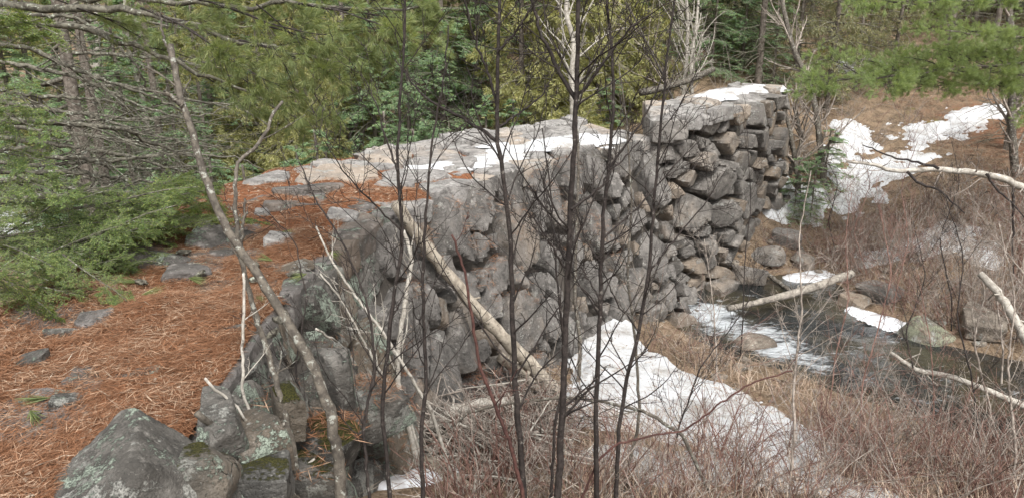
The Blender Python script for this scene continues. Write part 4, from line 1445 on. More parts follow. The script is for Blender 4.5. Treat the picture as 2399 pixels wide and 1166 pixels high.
# ------------------------------------------------------------------ brush pile, shrubs, dead grass
rng = np.random.default_rng(77)
c0 = atg(1200, 1010)
bp = thing('brush_pile', 'tangled pile of bent dead twigs at the foot of the log', 'brush pile', tuple(c0))
N = 520
aa = rng.uniform(0, 2 * math.pi, N)
cx = rng.normal(0, .32, N)
cy = rng.normal(0, .25, N)
ln = rng.uniform(.3, 1.0, N)
t = np.linspace(-.5, .5, 12)[None]
ht = rng.uniform(.03, .30, N)[:, None]
P = np.stack([cx[:, None] + np.cos(aa)[:, None] * ln[:, None] * t, cy[:, None] + np.sin(aa)[:, None] * ln[:, None] * t, ht * (1 - (2 * t) ** 2 * rng.uniform(.3, 1.1, N)[:, None]) + .01], -1)
P += np.cumsum(rng.normal(0, .006, P.shape), axis=1)
rr = rng.uniform(.0016, .005, N)[:, None] * np.linspace(1, .5, 12)[None]
for k, mt in enumerate(('grey_shrub', 'shrub_bark', 'dark_bark')):
    s_ = slice(k * N // 3, (k + 1) * N // 3)
    mb = MB()
    tubes(mb, P[s_], rr[s_], 4)
    mb.build('tangled_twigs', M[mt], bp)['kind'] = 'stuff'
c1 = atg(1080, 1080)
bp2 = thing('brush_pile', 'heap of pale broken sticks over the bleached log', 'brush pile', tuple(c1))
N = 260
aa = rng.normal(2.4, .6, N)
t = np.linspace(-.5, .5, 8)[None]
ln = rng.uniform(.2, .8, N)
cx, cy = rng.normal(0, .3, N), rng.normal(0, .25, N)
P = np.stack([cx[:, None] + np.cos(aa)[:, None] * ln[:, None] * t, cy[:, None] + np.sin(aa)[:, None] * ln[:, None] * t, rng.uniform(.02, .28, N)[:, None] + t * rng.normal(0, .15, N)[:, None]], -1)
P += np.cumsum(rng.normal(0, .006, P.shape), axis=1)
rr = rng.uniform(.002, .009, N)[:, None] * np.linspace(1, .6, 8)[None]
for k, mt in enumerate(('pale_bark', 'grey_shrub')):
    mb = MB()
    s_ = slice(k * N // 2, (k + 1) * N // 2)
    tubes(mb, P[s_], rr[s_], 5)
    mb.build('tangled_sticks', M[mt], bp2)['kind'] = 'stuff'


def shrub_proto(seed, mat, h, stems, spread, fine=4):
    rng = np.random.default_rng(seed)
    o = thing('bare_shrub', '', 'shrub')
    base = np.stack([rng.normal(0, .05, stems), rng.normal(0, .05, stems), np.full(stems, -.03)], 1)
    a = rng.uniform(0, 6.28, stems)
    d = nrm(np.stack([np.cos(a) * spread, np.sin(a) * spread, np.ones(stems)], 1) * np.array([1, 1, 1.0]) + rng.normal(0, .12, (stems, 3)))
    n = 10
    L = h * rng.uniform(.55, 1.1, stems)
    P = np.empty((stems, n, 3))
    P[:, 0] = base
    for k in range(1, n):
        d = nrm(d + rng.normal(0, .09, d.shape))
        P[:, k] = P[:, k - 1] + d * (L / (n - 1))[:, None]
    R = rng.uniform(.003, .0055, stems)[:, None] * np.linspace(1, .35, n)[None]
    mb = MB()
    tubes(mb, P, R, 4)
    mb.build('stems', M[mat], o)['kind'] = 'stuff'
    A, B = spawn(P, R, fine, (.2, .55), (.4, .9), 7, rng, .2, .98, up=.2, rr=.6, rmin=.0016)
    C_, D_ = spawn(A, B, 2.2, (.25, .6), (.4, .9), 5, rng, .15, .95, up=.1, rr=.7, rmin=.0013)
    mb = MB()
    tubes(mb, A, B, 3)
    tubes(mb, C_, D_, 3)
    mb.build('twigs', M[mat], o)['kind'] = 'stuff'
    return o


kinds = [('red', 'shrub_bark', [(201, .5, 8, .5), (202, .7, 7, .4), (203, .42, 9, .7)], 'low thicket shrub with fine red brown twigs by the stream', 'red brown shrubs along the stream'),
         ('grey', 'grey_shrub', [(211, .8, 7, .5), (212, 1.1, 6, .45), (213, .6, 9, .8)], 'taller pale grey leafless shrub on the stream bank', 'grey leafless shrubs on the banks')]
protos = {}
for key, mt, lst, lab, grp in kinds:
    protos[key] = [tag(shrub_proto(a, mt, b, c_, d_), lab, group=grp) for a, b, c_, d_ in lst]
used = set()


def put(proto, x, y, s, rz, dz=0.0):
    if proto.name in used:
        o = copy_tree(proto)
    else:
        o = proto
        used.add(proto.name)
    o.location = (x, y, gz(x, y) + dz)
    o.scale = (s, s, s * random.Random(int(x * 999)).uniform(.85, 1.2))
    o.rotation_euler = (0, 0, rz)
    return o


def on_snow(px, py):
    return (py > 760 + .5 * (px - 1450) - 30) and (py < 1130) and 1330 < px < 1900


rng = np.random.default_rng(5)
cnt = {'red': 0, 'grey': 0}
for k in range(900):
    px, py = rng.uniform(1050, 2520), rng.uniform(470, 1240)
    if on_snow(px, py) and rng.random() > (.05 if py < 1060 else .3):
        continue
    if px < 1480 and py < 1010:
        continue
    if 1640 < px < 2300 and 820 < py < 1000 and rng.random() < .85:
        continue
    if 1560 < px < 1900 and py < 720:
        continue
    if py < 560 and px < 1900:
        continue
    p = atg(px, py)
    if gz(p[0], p[1]) < WATER_Z + .09:
        continue
    d = np.hypot(p[0], p[1])
    key = 'red' if rng.random() < (.72 if p[1] < 7.0 else .35) else 'grey'
    if cnt[key] >= 150:
        continue
    cnt[key] += 1
    put(protos[key][k % 3], p[0], p[1], rng.uniform(.7, 1.25), rng.uniform(0, 6.28))

# the finest tangle of the thicket: uncountable
rng = np.random.default_rng(66)
tq = []
for (n_, xa, xb, ya, yb) in ((1000, 1500, 2500, 900, 1230), (2900, 1900, 2480, 480, 900), (900, 1780, 2300, 340, 640), (260, 1480, 1750, 760, 900)):
    px, py = rng.uniform(xa, xb, n_), rng.uniform(ya, yb, n_)
    for a_, b_ in zip(px, py):
        if on_snow(a_, b_) and (b_ < 1060 or rng.random() < .6):
            continue
        if 1640 < a_ < 2300 and 820 < b_ < 1000 and rng.random() < .88:
            continue
        # sight line against a flat valley floor is near enough for scattering
        q_ = atz(a_, b_, -1.9 if b_ > 560 else -1.5)
        tq.append((q_[0], q_[1]))
tq = np.array(tq)
tz = G(tq[:, 0], tq[:, 1])
kp = (tz > WATER_Z + .06) & (fbm2(tq[:, 0], tq[:, 1], 1.3, 67, 3) + .1 * rng.normal(size=len(tq)) > -.12)
tq, tz = tq[kp], tz[kp]
N = len(tq)
az = rng.uniform(0, 6.28, N)
ele = rng.uniform(.15, 1.35, N)
d = np.stack([np.cos(az) * np.cos(ele), np.sin(az) * np.cos(ele), np.sin(ele)], 1)
n_ = 9
L = rng.uniform(.3, 1.15, N)
P = np.empty((N, n_, 3))
P[:, 0] = np.stack([tq[:, 0], tq[:, 1], tz - .02], 1)
for k in range(1, n_):
    d = nrm(d + rng.normal(0, .1, d.shape) + np.array([0, 0, -.06]))
    P[:, k] = P[:, k - 1] + d * (L / (n_ - 1))[:, None]
Rr = rng.uniform(.0022, .0048, N)[:, None] * np.linspace(1, .4, n_)[None]
A_, B_ = spawn(P, Rr, 3, (.2, .5), (.4, 1.0), 5, rng, .15, .95, rr=.6, rmin=.0017)
sel = rng.random(N) < .5
selA = rng.random(len(A_)) < .5
for mt, s1_, s2_, lab in (('grey_shrub', sel, selA, 'tangle of fine pale grey twigs over the banks'), ('shrub_bark', ~sel, ~selA, 'tangle of fine red brown twigs over the banks')):
    mb = MB()
    tubes(mb, P[s1_], Rr[s1_], 3)
    tubes(mb, A_[s2_], B_[s2_], 3)
    tag(mb.build('thicket', M[mt]), lab, 'thicket', kind='stuff')

# dead grass and fallen twigs: uncountable ground cover
rng = np.random.default_rng(6)


def scatter(n, x0, x1, y0, y1, ok):
    x, y = rng.uniform(x0, x1, n), rng.uniform(y0, y1, n)
    z = G(x, y)
    k = ok(x, y, z)
    return np.stack([x[k], y[k], z[k]], 1)


def snowfree(x, y, z):
    f = np.ones(len(x), bool)
    for o_ in SNOWS:
        for a, b in zip(o_[:-1], o_[1:]):
            d = seg_dist(x, y, np.array(a[:2]), np.array(b[:2]))
            f &= d > max(a[2], b[2]) * .85
    return f


SNOWS = [gs((1455, 775, .22), (1440, 850, .55), (1500, 920, .8), (1640, 960, .75), (1740, 985, .7), (1790, 1000, .4)),
         gs((1815, 500, .25), (1870, 500, .45), (1950, 460, .7), (2000, 420, .65), (2060, 385, .75), (2120, 370, .5))]
p = scatter(26000, .2, 7.5, 3.2, 10.5, lambda x, y, z: (z > WATER_Z + .09) & (fbm2(x, y, 1.1, 61, 3) > -.05 - .15 * (x > 2.2)) & snowfree(x, y, z) & ((y < 8.2) | (x > 4)))
N = len(p)
mb = MB()
a = rng.uniform(0, 6.28, N)
lean = rng.uniform(.25, 1.3, N)
d = nrm(np.stack([np.cos(a) * lean, np.sin(a) * lean, np.ones(N) * .8], 1))
L = rng.uniform(.12, .38, N)
w = nrm(np.cross(d, np.array([0, 0, 1.0])))
blades(mb, p - (0, 0, .02), d, w, L, .0042, .35)
tag(mb.build('dead_grass', M['grass'], smooth=False), 'flattened tan dead grass on the stream banks', 'grass', kind='stuff')
p = scatter(17000, -1.0, 9.5, 3.0, 14.5, lambda x, y, z: (z > WATER_Z + .02) & snowfree(x, y, z) & (x > -1.0 + .0 * y))
mb = MB()
litter(mb, p + (0, 0, .02), rng, .26, .006, .10)
tag(mb.build('fallen_twigs', M['twiglitter'], smooth=False), 'fallen twigs and leaf litter across the valley floor', 'twigs', kind='stuff')
p = scatter(30000, 5.6, 12, 8.5, 17, lambda x, y, z: (fbm2(x, y, .8, 65, 3) + (x - 7.6) * .35 > .0) & snowfree(x, y, z))
mb = MB()
litter(mb, p + (0, 0, .015), rng, .14, .006, .03)
tag(mb.build('slope_needles', M['needles_red'], smooth=False), 'rust red needles on the bank under the pine', 'needle litter', kind='stuff')

# ------------------------------------------------------------------ needles caught on the ledges of the wall
bpy.context.view_layer.update()
dg = bpy.context.evaluated_depsgraph_get()
rng = np.random.default_rng(90)
hits = []
for k in range(9000):
    q = np.array([rng.uniform(-1.4, 1.4), rng.uniform(2.4, 8.8), .6])
    ok, hp_, hn, _, ho, _ = scene.ray_cast(dg, q, (0, 0, -1))
    if not ok or ho.parent is None or ho.parent.name not in ('stone_wall',) and ho.get('category') != 'boulder':
        if not (ok and ho.get('category') == 'boulder'):
            continue
    if hp_[2] > -.12 or hn[2] < .3:
        continue
    hits.append((hp_[0], hp_[1], hp_[2]))
hits = np.array(hits)
hits = hits[fbm2(hits[:, 0], hits[:, 1], 2.2, 93, 2) > -.12]
deb = []
for k in range(5200):
    q = np.array([rng.uniform(.3, 3.6), rng.uniform(5.2, 9.2), .5]) if k < 3200 else np.array([rng.uniform(4.2, 9.5), rng.uniform(11, 16), 2.5])
    ok, hp_, hn, _, ho, _ = scene.ray_cast(dg, q, (0, 0, -1))
    if ok and ho.name.startswith('snow') and rng.random() < .55:
        deb.append(tuple(hp_))
if deb:
    mb = MB()
    pp = np.array(deb)
    litter(mb, pp, rng, .10, .006, .012)
    litter(mb, pp[::2] + rng.normal(0, .05, (len(pp[::2]), 3)) * (1, 1, 0), rng, .04, .012, .01)
    tag(mb.build('snow_debris', M['twiglitter'], smooth=False), 'twigs and bark scraps lying on the old snow', 'debris', kind='stuff')
if len(hits):
    pp = np.repeat(hits, 7, axis=0) + rng.normal(0, .03, (len(hits) * 7, 3)) * (1, 1, .12)
    mb = MB()
    litter(mb, pp, rng, .095, .0034, .03)
    tag(mb.build('ledge_needles', M['needles'], smooth=False), 'rust brown needles caught on the ledges of the wall face', 'needle litter', kind='stuff')

# ------------------------------------------------------------------ conifers
def crown_boughs(rng, H, nb, Lmax, z0, droop, shape=.8, low_bias=1.5, rise=.1):
    zf = z0 + (1 - z0) * rng.random(nb) ** low_bias
    az = rng.uniform(0, 6.28, nb)
    L = Lmax * (1 - zf) ** shape * rng.uniform(.6, 1.1, nb) + .15
    n = 8
    d = np.stack([np.cos(az), np.sin(az), np.full(nb, rise) + rng.normal(0, .1, nb)], 1)
    P = np.empty((nb, n, 3))
    P[:, 0] = np.stack([np.zeros(nb), np.zeros(nb), zf * H], 1)
    for k in range(1, n):
        d = d + rng.normal(0, .06, d.shape)
        d[:, 2] -= droop / (n - 1)
        d = nrm(d)
        P[:, k] = P[:, k - 1] + d * (L / (n - 1))[:, None]
    R = (.006 + .008 * L)[:, None] * np.linspace(1, .25, n)[None]
    return P, R


def trunk_mesh(H, r, mat, parent, rng, top=.02, lean=.02, sides=10):
    n = 24
    z = np.linspace(-.35, H, n)
    P = np.stack([np.cumsum(rng.normal(0, lean * .35, n)), np.cumsum(rng.normal(0, lean * .35, n)), z], 1)
    P[:, :2] -= P[2, :2]
    R = np.linspace(r, top, n)
    R[:3] *= (1.35, 1.15, 1.05)
    mb = MB()
    tubes(mb, P, R, sides, True, .03, rng)
    mb.build('trunk', mat, parent)
    return P


def conifer(kind, seed, H, nb, Lmax, z0, leaf_mat, label, group, name, cat='tree', leaf=(.06, .012), tw=12, sub=3, lv=9, droop=.5, trunk_r=.07, dead=18, rise=.1, planar=True, shape=.8, low=1.6, mask=False):
    rng = np.random.default_rng(seed)
    o = thing(name, label, cat, group=group)
    trunk_mesh(H, trunk_r, M['trunk'], o, rng)
    P, R = crown_boughs(rng, H, nb, Lmax, z0, droop, shape, low, rise)
    mb = MB()
    tubes(mb, P, R, 4)
    A, B = spawn(P, R, tw, (.22, .5), (.7, 1.1), 5, rng, .12, 1.0, up=-.3 * droop, wander=.08, rr=.5, planar=planar, taper_len=.65, rmin=.0015)
    tubes(mb, A, B, 3)
    mb.build('boughs', M['bare_twig'], o)['kind'] = 'stuff'
    C_, D_ = spawn(A, B, sub, (.3, .6), (.6, 1.0), 3, rng, .1, .95, up=-.2 * droop, wander=.06, planar=planar, taper_len=.4)
    mb = MB()
    if kind == 'cedar':
        for S_, c_ in ((A, lv), (C_, lv)):
            p, t, _, _ = along(S_, c_, rng)
            rv = rng.normal(size=p.shape)
            perp = nrm(np.cross(t, rv))
            d = nrm(t * .7 + perp * rng.uniform(.3, .9, len(p))[:, None] + np.array([0, 0, -.35]))
            w = nrm(np.cross(d, rng.normal(size=d.shape)))
            blades(mb, p, d, w, leaf[0] * rng.uniform(.6, 1.3, len(p)), leaf[1] * rng.uniform(.7, 1.3, len(p)), .6)
    else:
        flat_needles(mb, A, lv, rng, leaf[0], leaf[1], tilt=.2)
        flat_needles(mb, C_, lv, rng, leaf[0], leaf[1], tilt=.2)
        flat_needles(mb, P, lv, rng, leaf[0], leaf[1], tilt=.2, tmin=.5)
    mb.build('crown', M[leaf_mat], o, smooth=False)['kind'] = 'stuff'
    if dead:
        dp, dr = crown_boughs(rng, max(1.5, H * .35), dead, .9, .02, .5, .3, 1.0)
        e, f = spawn(dp, dr, 5, (.2, .5), (.5, 1.1), 5, rng, .2, 1, rmin=.002)
        mb = MB()
        tubes(mb, dp, dr * .7, 4)
        tubes(mb, e, f, 3)
        mb.build('dead_branches', M['bare_twig'], o)['kind'] = 'stuff'
    return o


GRP = 'conifers on the far slope'
proto_t = {
    'hem': [conifer('hem', 301 + k, H, 84, 1.75, .04, 'hemlock_far', 'feathery green hemlock growing behind the dam wall', 'green hemlocks behind the dam', 'hemlock_tree', leaf=(.075, .017), tw=13, sub=3, lv=9, droop=.55) for k, H in enumerate((6.0, 5.0))],
    'young': [conifer('hem', 311 + k, H, 40, .75, .05, 'hemlock_far', 'young green hemlock with tips down to the ground behind the wall', 'young hemlocks behind the wall', 'young_hemlock', leaf=(.045, .012), tw=10, sub=2.5, lv=9, droop=.4, trunk_r=.02, dead=0, low=1.0) for k, H in enumerate((1.9, 1.5))],
    'cedar': [conifer('cedar', 321 + k, H, 92, 1.15, .03, 'cedar', 'yellow green cedar with drooping sprays behind the dam', 'yellow green cedars behind the dam', 'cedar_tree', leaf=(.085, .020), tw=12, sub=3, lv=9, droop=1.0, rise=.35, planar=False, shape=.45, low=1.4, dead=10) for k, H in enumerate((6.0, 5.2))],
    'cgrey': [conifer('cedar', 331, 6.0, 70, 1.3, .06, 'cedar_grey', 'dull grey green cedar full of bare twigs on the right slope', 'grey green cedars on the slope', 'cedar_tree', leaf=(.075, .016), tw=10, sub=2.4, lv=7, droop=.9, rise=.3, planar=False, shape=.5, dead=70, low=1.4)],
    'dark': [conifer('hem', 341, 7.5, 80, 1.9, .06, 'balsam', 'tall dark fir deep in the far forest', 'dark firs deep in the forest', 'fir_tree', leaf=(.10, .026), tw=12, sub=2.5, lv=8, droop=.35, trunk_r=.1, dead=40)],
    'bare': [conifer('hem', 351, 7.0, 14, 1.0, .75, 'balsam', 'thin spruce trunk with only dead lower branches', 'bare trunked spruces', 'spruce_tree', leaf=(.08, .018), tw=8, sub=2, lv=8, trunk_r=.075, dead=50)],
}


def tree(kind, k, px, Y, s, rz, sx=1.0, label=None):
    x = aty(px, 300, Y)[0]
    o = put(proto_t[kind][k % len(proto_t[kind])], x, Y, s, rz, -.05)
    o.scale = (s * sx, s * sx, s)
    if label:
        o['label'] = label
    return o


TREES = [
    ('cgrey', 1760, 18.2, .8), ('hem', 1690, 18.6, .7), ('cgrey', 1820, 20.4, 1.0), ('hem', 1880, 22, 1.0), ('cgrey', 1990, 16.6, .62), ('cgrey', 2070, 16.8, .7), ('hem', 2150, 21, 1.0), ('cgrey', 2240, 19, .9), ('hem', 2040, 21, 1.0), ('cgrey', 1640, 18.4, .75), ('hem', 1780, 24, 1.1), ('hem', 2330, 19.5, 1.0), ('cgrey', 2420, 17.5, .8), ('hem', 1920, 25, 1.2), ('hem', 1700, 26, 1.2), ('hem', 2230, 24, 1.1), ('cgrey', 1550, 15.8, .55),
    ('hem', 410, 12.6, .7), ('hem', 290, 12.8, .75), ('hem', 170, 12.2, .7), ('hem', 40, 12.6, .8), ('cedar', 480, 13.6, .8), ('hem', 220, 15.5, 1.0), ('cedar', 110, 15.4, .9), ('cedar', 350, 18, 1.0), ('hem', -60, 16, 1.0), ('hem', 540, 23, 1.2), ('hem', 660, 24, 1.2), ('hem', 1250, 21, 1.2), ('hem', 1400, 20, 1.2), ('hem', 950, 22.5, 1.2), ('hem', 1480, 22, 1.2), ('cedar', 1100, 18, 1.0), ('young', 1885, 12.5, .7), ('young', 1925, 12.3, .6), ('young', 1950, 13.0, .7), ('hem', 1655, 16.6, .5), ('hem', 1725, 17.2, .62), ('hem', 1800, 16.4, .42), ('dark', 1700, 20, .9), ('dark', 1770, 21.5, 1.0),
    ('cedar', 1300, 13.6, 1.0), ('cedar', 1400, 14.6, 1.05), ('cedar', 1225, 14.8, .95), ('cedar', 700, 14.0, .9), ('cedar', 620, 15.5, 1.0), ('cedar', 820, 16.0, 1.0), ('cedar', 760, 13.0, .62), ('cedar', 1480, 15.2, .8), ('cedar', 560, 18.0, 1.1), ('cedar', 1340, 16.4, 1.1), ('cedar', 900, 19, 1.0), ('cedar', 660, 19, 1.1),
    ('hem', 960, 14.0, .72), ('hem', 1040, 15.6, .95), ('hem', 880, 15.4, .85), ('hem', 1120, 16.8, 1.0), ('hem', 780, 17.5, 1.0), ('hem', 1000, 18.5, 1.1), ('hem', 1180, 19, 1.1), ('hem', 500, 15.0, .95), ('hem', 420, 17.5, 1.0), ('hem', 340, 15.0, .8), ('hem', 250, 19, 1.1), ('hem', 150, 17, .9), ('hem', 60, 20, 1.1), ('hem', 1520, 18, .8), ('hem', 1610, 20.5, 1.0), ('hem', 1560, 23, 1.1), ('hem', 730, 21, 1.1), ('hem', 860, 22, 1.1), ('hem', 480, 21, 1.0),
    ('young', 900, 12.4, 1.0), ('young', 965, 11.9, 1.1), ('young', 1140, 12.6, 1.0), ('young', 1090, 12.0, .8), ('young', 740, 11.2, 1.0), ('young', 640, 10.4, .95), ('young', 560, 9.9, .9), ('young', 820, 11.8, .85), ('young', 1200, 12.9, .9), ('young', 690, 11.9, 1.1), ('young', 1430, 13.2, .8), ('young', 1600, 16.2, .7), ('young', 480, 10.6, 1.0),
    ('cgrey', 1930, 15.6, .85), ('cgrey', 1850, 17.6, .8), ('cgrey', 2010, 18.4, .9), ('cgrey', 2120, 19.5, 1.0), ('cgrey', 1700, 21, .9),
    ('dark', 1080, 24, 1.1), ('dark', 1650, 23.5, 1.0), ('dark', 1800, 26, 1.0), ('dark', 1950, 23, 1.0), ('dark', 2080, 22, 1.0), ('dark', 2200, 20.5, .9), ('dark', 2320, 22, 1.0), ('dark', 2440, 19, .9), ('dark', 600, 26, 1.1), ('dark', 350, 25, 1.0), ('dark', 150, 28, 1.1), ('dark', -50, 24, 1.0), ('dark', 900, 28, 1.1), ('dark', 1300, 25, 1.1), ('dark', 1450, 26, 1.1), ('dark', 1200, 29, 1.2), ('dark', 2260, 26, 1.1), ('dark', 1700, 29, 1.2), ('dark', 2000, 28, 1.2), ('dark', 450, 30, 1.2), ('dark', 750, 31, 1.2), ('dark', 2500, 25, 1.1), ('dark', 20, 33, 1.2), ('dark', 260, 34, 1.2),
    ('bare', 1765, 16.2, 1.0), ('bare', 1742, 19.5, 1.3), ('bare', 2370, 13.2, 1.05), ('bare', 2190, 18, 1.0), ('bare', 225, 10.5, 1.1), ('bare', 370, 12.5, 1.0), ('bare', 90, 13, .9), ('bare', 445, 14, .9), ('bare', 1870, 20, .8), ('bare', 2290, 17.5, .9), ('bare', 2110, 20.5, .9), ('bare', 30, 15, 1.0), ('bare', 310, 20, 1.0)]
rng = np.random.default_rng(8)
for k, (kd, px, Y, s) in enumerate(TREES):
    tree(kd, k, px, Y, s, rng.uniform(0, 6.28))
# pale young hardwoods behind the dam
for k, (pts, dep, r0, r1, lab) in enumerate([
        ([(1600, 240), (1608, 150), (1612, 60), (1604, -60)], (14.2, 14.6), .045, .025, 'pale grey young hardwood behind the dam end'),
        ([(1622, 240), (1618, 150), (1632, 60), (1640, -60)], (14.0, 14.4), .035, .02, 'second pale hardwood forked beside its twin'),
        ([(1345, 330), (1340, 200), (1345, 100), (1325, 30), (1335, -60)], (12.6, 12.8), .06, .035, 'pale crooked birch stem in front of the yellow cedars'),
        ([(1930, 420), (1915, 280), (1900, 200), (1860, 120), (1835, 20), (1825, -60)], (13.0, 14.2), .06, .035, 'crooked brown cedar stem beside the snow chute'),
        ([(228, 420), (226, 250), (228, 60), (224, -60)], (15, 15.2), .08, .06, 'white birch trunk far behind the dead branches'),
        ([(360, 400), (340, 250), (300, 120), (290, -40)], (13, 13.5), .05, .03, 'slanting pale stem beyond the dead branches'),
        ([(1600, 300), (1560, 190), (1510, 90), (1470, 10)], (13.6, 13.0), .03, .012, 'leaning dead stem above the fallen grey tree'),
        ([(1870, 420), (1850, 300), (1835, 250)], (12.9, 13.2), .05, .03, 'short dead stem at the dam end'),
        ([(1845, 420), (1880, 330), (1860, 250)], (13.1, 13.4), .05, .03, 'crossed dead stem at the dam end'),
        ([(2410, 640), (2385, 480), (2370, 300), (2372, 140), (2360, -50)], (11.6, 12.6), .07, .05, 'dark slender trunk on the rust red bank')]):
    sapling('young_tree', pts, dep, r0, r1, 'pale_bark' if k in (0, 1, 2, 4, 5) else 'grey_bark', lab, 80 + k, twigs=(18, 6), tl=(.4, 1.2), cat='tree', sides=8, twig_mat='pale_bark' if k < 3 else 'grey_shrub', tmin=.1)
# bleached dead brush around the dam end
for k, (px, py, Y, s, lab) in enumerate([(1560, 190, 13.6, 1.3, 'bleached dead crown of the fallen grey tree'), (1880, 330, 12.6, 1.2, 'grey dead brush hanging at the dam end'), (1830, 420, 12.0, 1.1, 'dead brush against the dam end face'),
                                        (1930, 420, 12.6, 1.2, 'grey brush at the head of the snow chute'), (1700, 190, 14.6, 1.2, 'pale brush behind the snow cap'), (2050, 300, 14, 1.2, 'grey brush between the snow patches'), (1960, 250, 14.5, 1.4, 'grey brush under the crooked cedar'),
                                        (2130, 270, 15, 1.2, 'grey brush on the mossy terrace'), (1790, 560, 11.3, .7, 'small grey brush on the tumbled blocks'), (1900, 520, 11.6, .8, 'grey brush at the lower end of the chute')]):
    p = aty(px, py, Y)
    o = put(protos['grey'][k % 3], p[0], Y, s, k * 1.1)
    o['label'] = lab
    o['group'] = 'dead brush around the dam end'

# ------------------------------------------------------------------ near boughs
def pine_bough_meshes(seed, L, bright):
    rng = np.random.default_rng(seed)
    n = 14
    P = np.zeros((1, n, 3))
    d = np.array([1.0, 0, .06])
    for k in range(1, n):
        d = nrm((d + rng.normal(0, .05, 3) + np.array([0, 0, -.018]))[None])[0]
        P[0, k] = P[0, k - 1] + d * L / (n - 1)
    R = np.linspace(.014, .004, n)[None]
    A, B = spawn(P, R, 15, (.25, .5), (.5, 1.0), 7, rng, .2, .98, up=.15, wander=.1, rr=.5, planar=True, taper_len=.5, rmin=.002)
    C_, D_ = spawn(A, B, 3.2, (.35, .7), (.4, .9), 5, rng, .2, .95, up=.2, wander=.1, rr=.7, taper_len=.4, rmin=.0016)
    w = MB()
    tubes(w, P, R, 6)
    tubes(w, A, B, 4)
    tubes(w, C_, D_, 3)
    f = MB()
    for S_, c_ in ((C_, 3), (A, 3), (P, 5)):
        p, t, _, _ = along(S_, c_, rng, .6)
        cone_needles(f, p, t, 9, rng, .11, .0042, (.2, .9), .15)
        tip, td = S_[:, -1], nrm(S_[:, -1] - S_[:, -2])
        cone_needles(f, tip, td, 34, rng, .125, .0042, (.05, .75), .12)
    return w.mesh('pine_branch', M['dark_bark']), f.mesh('pine_needles', M['pine_bright' if bright else 'pine'], False)


def hemlock_bough_meshes(seed, L):
    rng = np.random.default_rng(seed)
    n = 14
    P = np.zeros((1, n, 3))
    d = np.array([1.0, 0, .12])
    for k in range(1, n):
        d = nrm((d + rng.normal(0, .05, 3) + np.array([0, 0, -.03]))[None])[0]
        P[0, k] = P[0, k - 1] + d * L / (n - 1)
    R = np.linspace(.010, .003, n)[None]
    A, B = spawn(P, R, 26, (.28, .5), (.7, 1.1), 7, rng, .08, .98, up=-.2, wander=.06, rr=.4, planar=True, taper_len=.65, rmin=.0016)
    C_, D_ = spawn(A, B, 6, (.3, .6), (.6, 1.0), 4, rng, .1, .98, up=-.1, wander=.06, rr=.6, planar=True, taper_len=.5, rmin=.0013)
    w = MB()
    tubes(w, P, R, 6)
    tubes(w, A, B, 3)
    tubes(w, C_, D_, 3)
    f = MB()
    flat_needles(f, C_, 26, rng, .024, .0052, tilt=.3)
    flat_needles(f, A, 44, rng, .024, .0052, tilt=.3)
    flat_needles(f, P, 60, rng, .024, .0052, tilt=.3)
    return w.mesh('hemlock_branch', M['dead_bark']), f.mesh('hemlock_needles', M['hemlock'], False)


def euler_to(dirv, roll=0.0):
    d = Vector(dirv).normalized()
    return math.atan2(-d.z, math.hypot(d.x, d.y)), math.atan2(d.y, d.x)


def add_bough(parent, pair, base, tip, roll, L, s=None):
    """a bough from base towards tip, as part of a tree"""
    d = np.array(tip, float) - np.array(base, float)
    k = s or np.linalg.norm(d) / L
    o = bpy.data.objects.new('bough', pair[0])
    COL.objects.link(o)
    o.parent = parent
    pit, yaw = euler_to(d)
    o.rotation_mode = 'ZYX'
    o.rotation_mode = 'XYZ'
    o.rotation_euler = (roll, pit, yaw)
    o.location = np.array(base) - np.array(parent.location)
    o.scale = (k, k, k)
    f = bpy.data.objects.new('needles', pair[1])
    COL.objects.link(f)
    f.parent = o
    f['kind'] = 'stuff'
    return o


rng = np.random.default_rng(12)
PINE = [pine_bough_meshes(401 + k, 1.4, False) for k in range(2)]
PINEB = [pine_bough_meshes(411 + k, 1.4, True) for k in range(2)]
HEMB = [hemlock_bough_meshes(421 + k, 1.1) for k in range(3)]


def near_trunk(o, H, r, seed):
    return trunk_mesh(H, r, M['trunk'], o, np.random.default_rng(seed), .04, .01, 14)


def xyz(px, py, Y):
    return aty(px, py, Y)


# white pine on the left: limbs sweep in across the top of the picture
tx, ty = -4.9, 4.9
wp = thing('white_pine', 'white pine whose long needled boughs hang over the wall', 'tree', (tx, ty, gz(tx, ty)))
near_trunk(wp, 7.5, .16, 1)
loc = np.array(wp.location)
LIMBS = [([(-260, -20), (0, 12), (180, 20), (330, 22), (430, 62), (560, 95), (700, 128), (790, 150)], (4.9, 4.5), .035, .008),
         ([(-260, -60), (100, -10), (330, -5), (520, 15), (700, 10), (860, 25), (985, 15)], (4.9, 4.4), .03, .006),
         ([(-200, 90), (0, 60), (180, 60), (330, 110), (480, 180), (620, 230), (700, 280)], (5.0, 5.0), .028, .006)]
for pts, dep, r0, r1 in LIMBS:
    P = resample(path(pts, dep), 30, .01, rng)
    mb = MB()
    tubes(mb, P - loc, np.linspace(r0, r1, 30), 7, False, .05, rng)
    mb.build('limb', M['dead_bark'], wp)
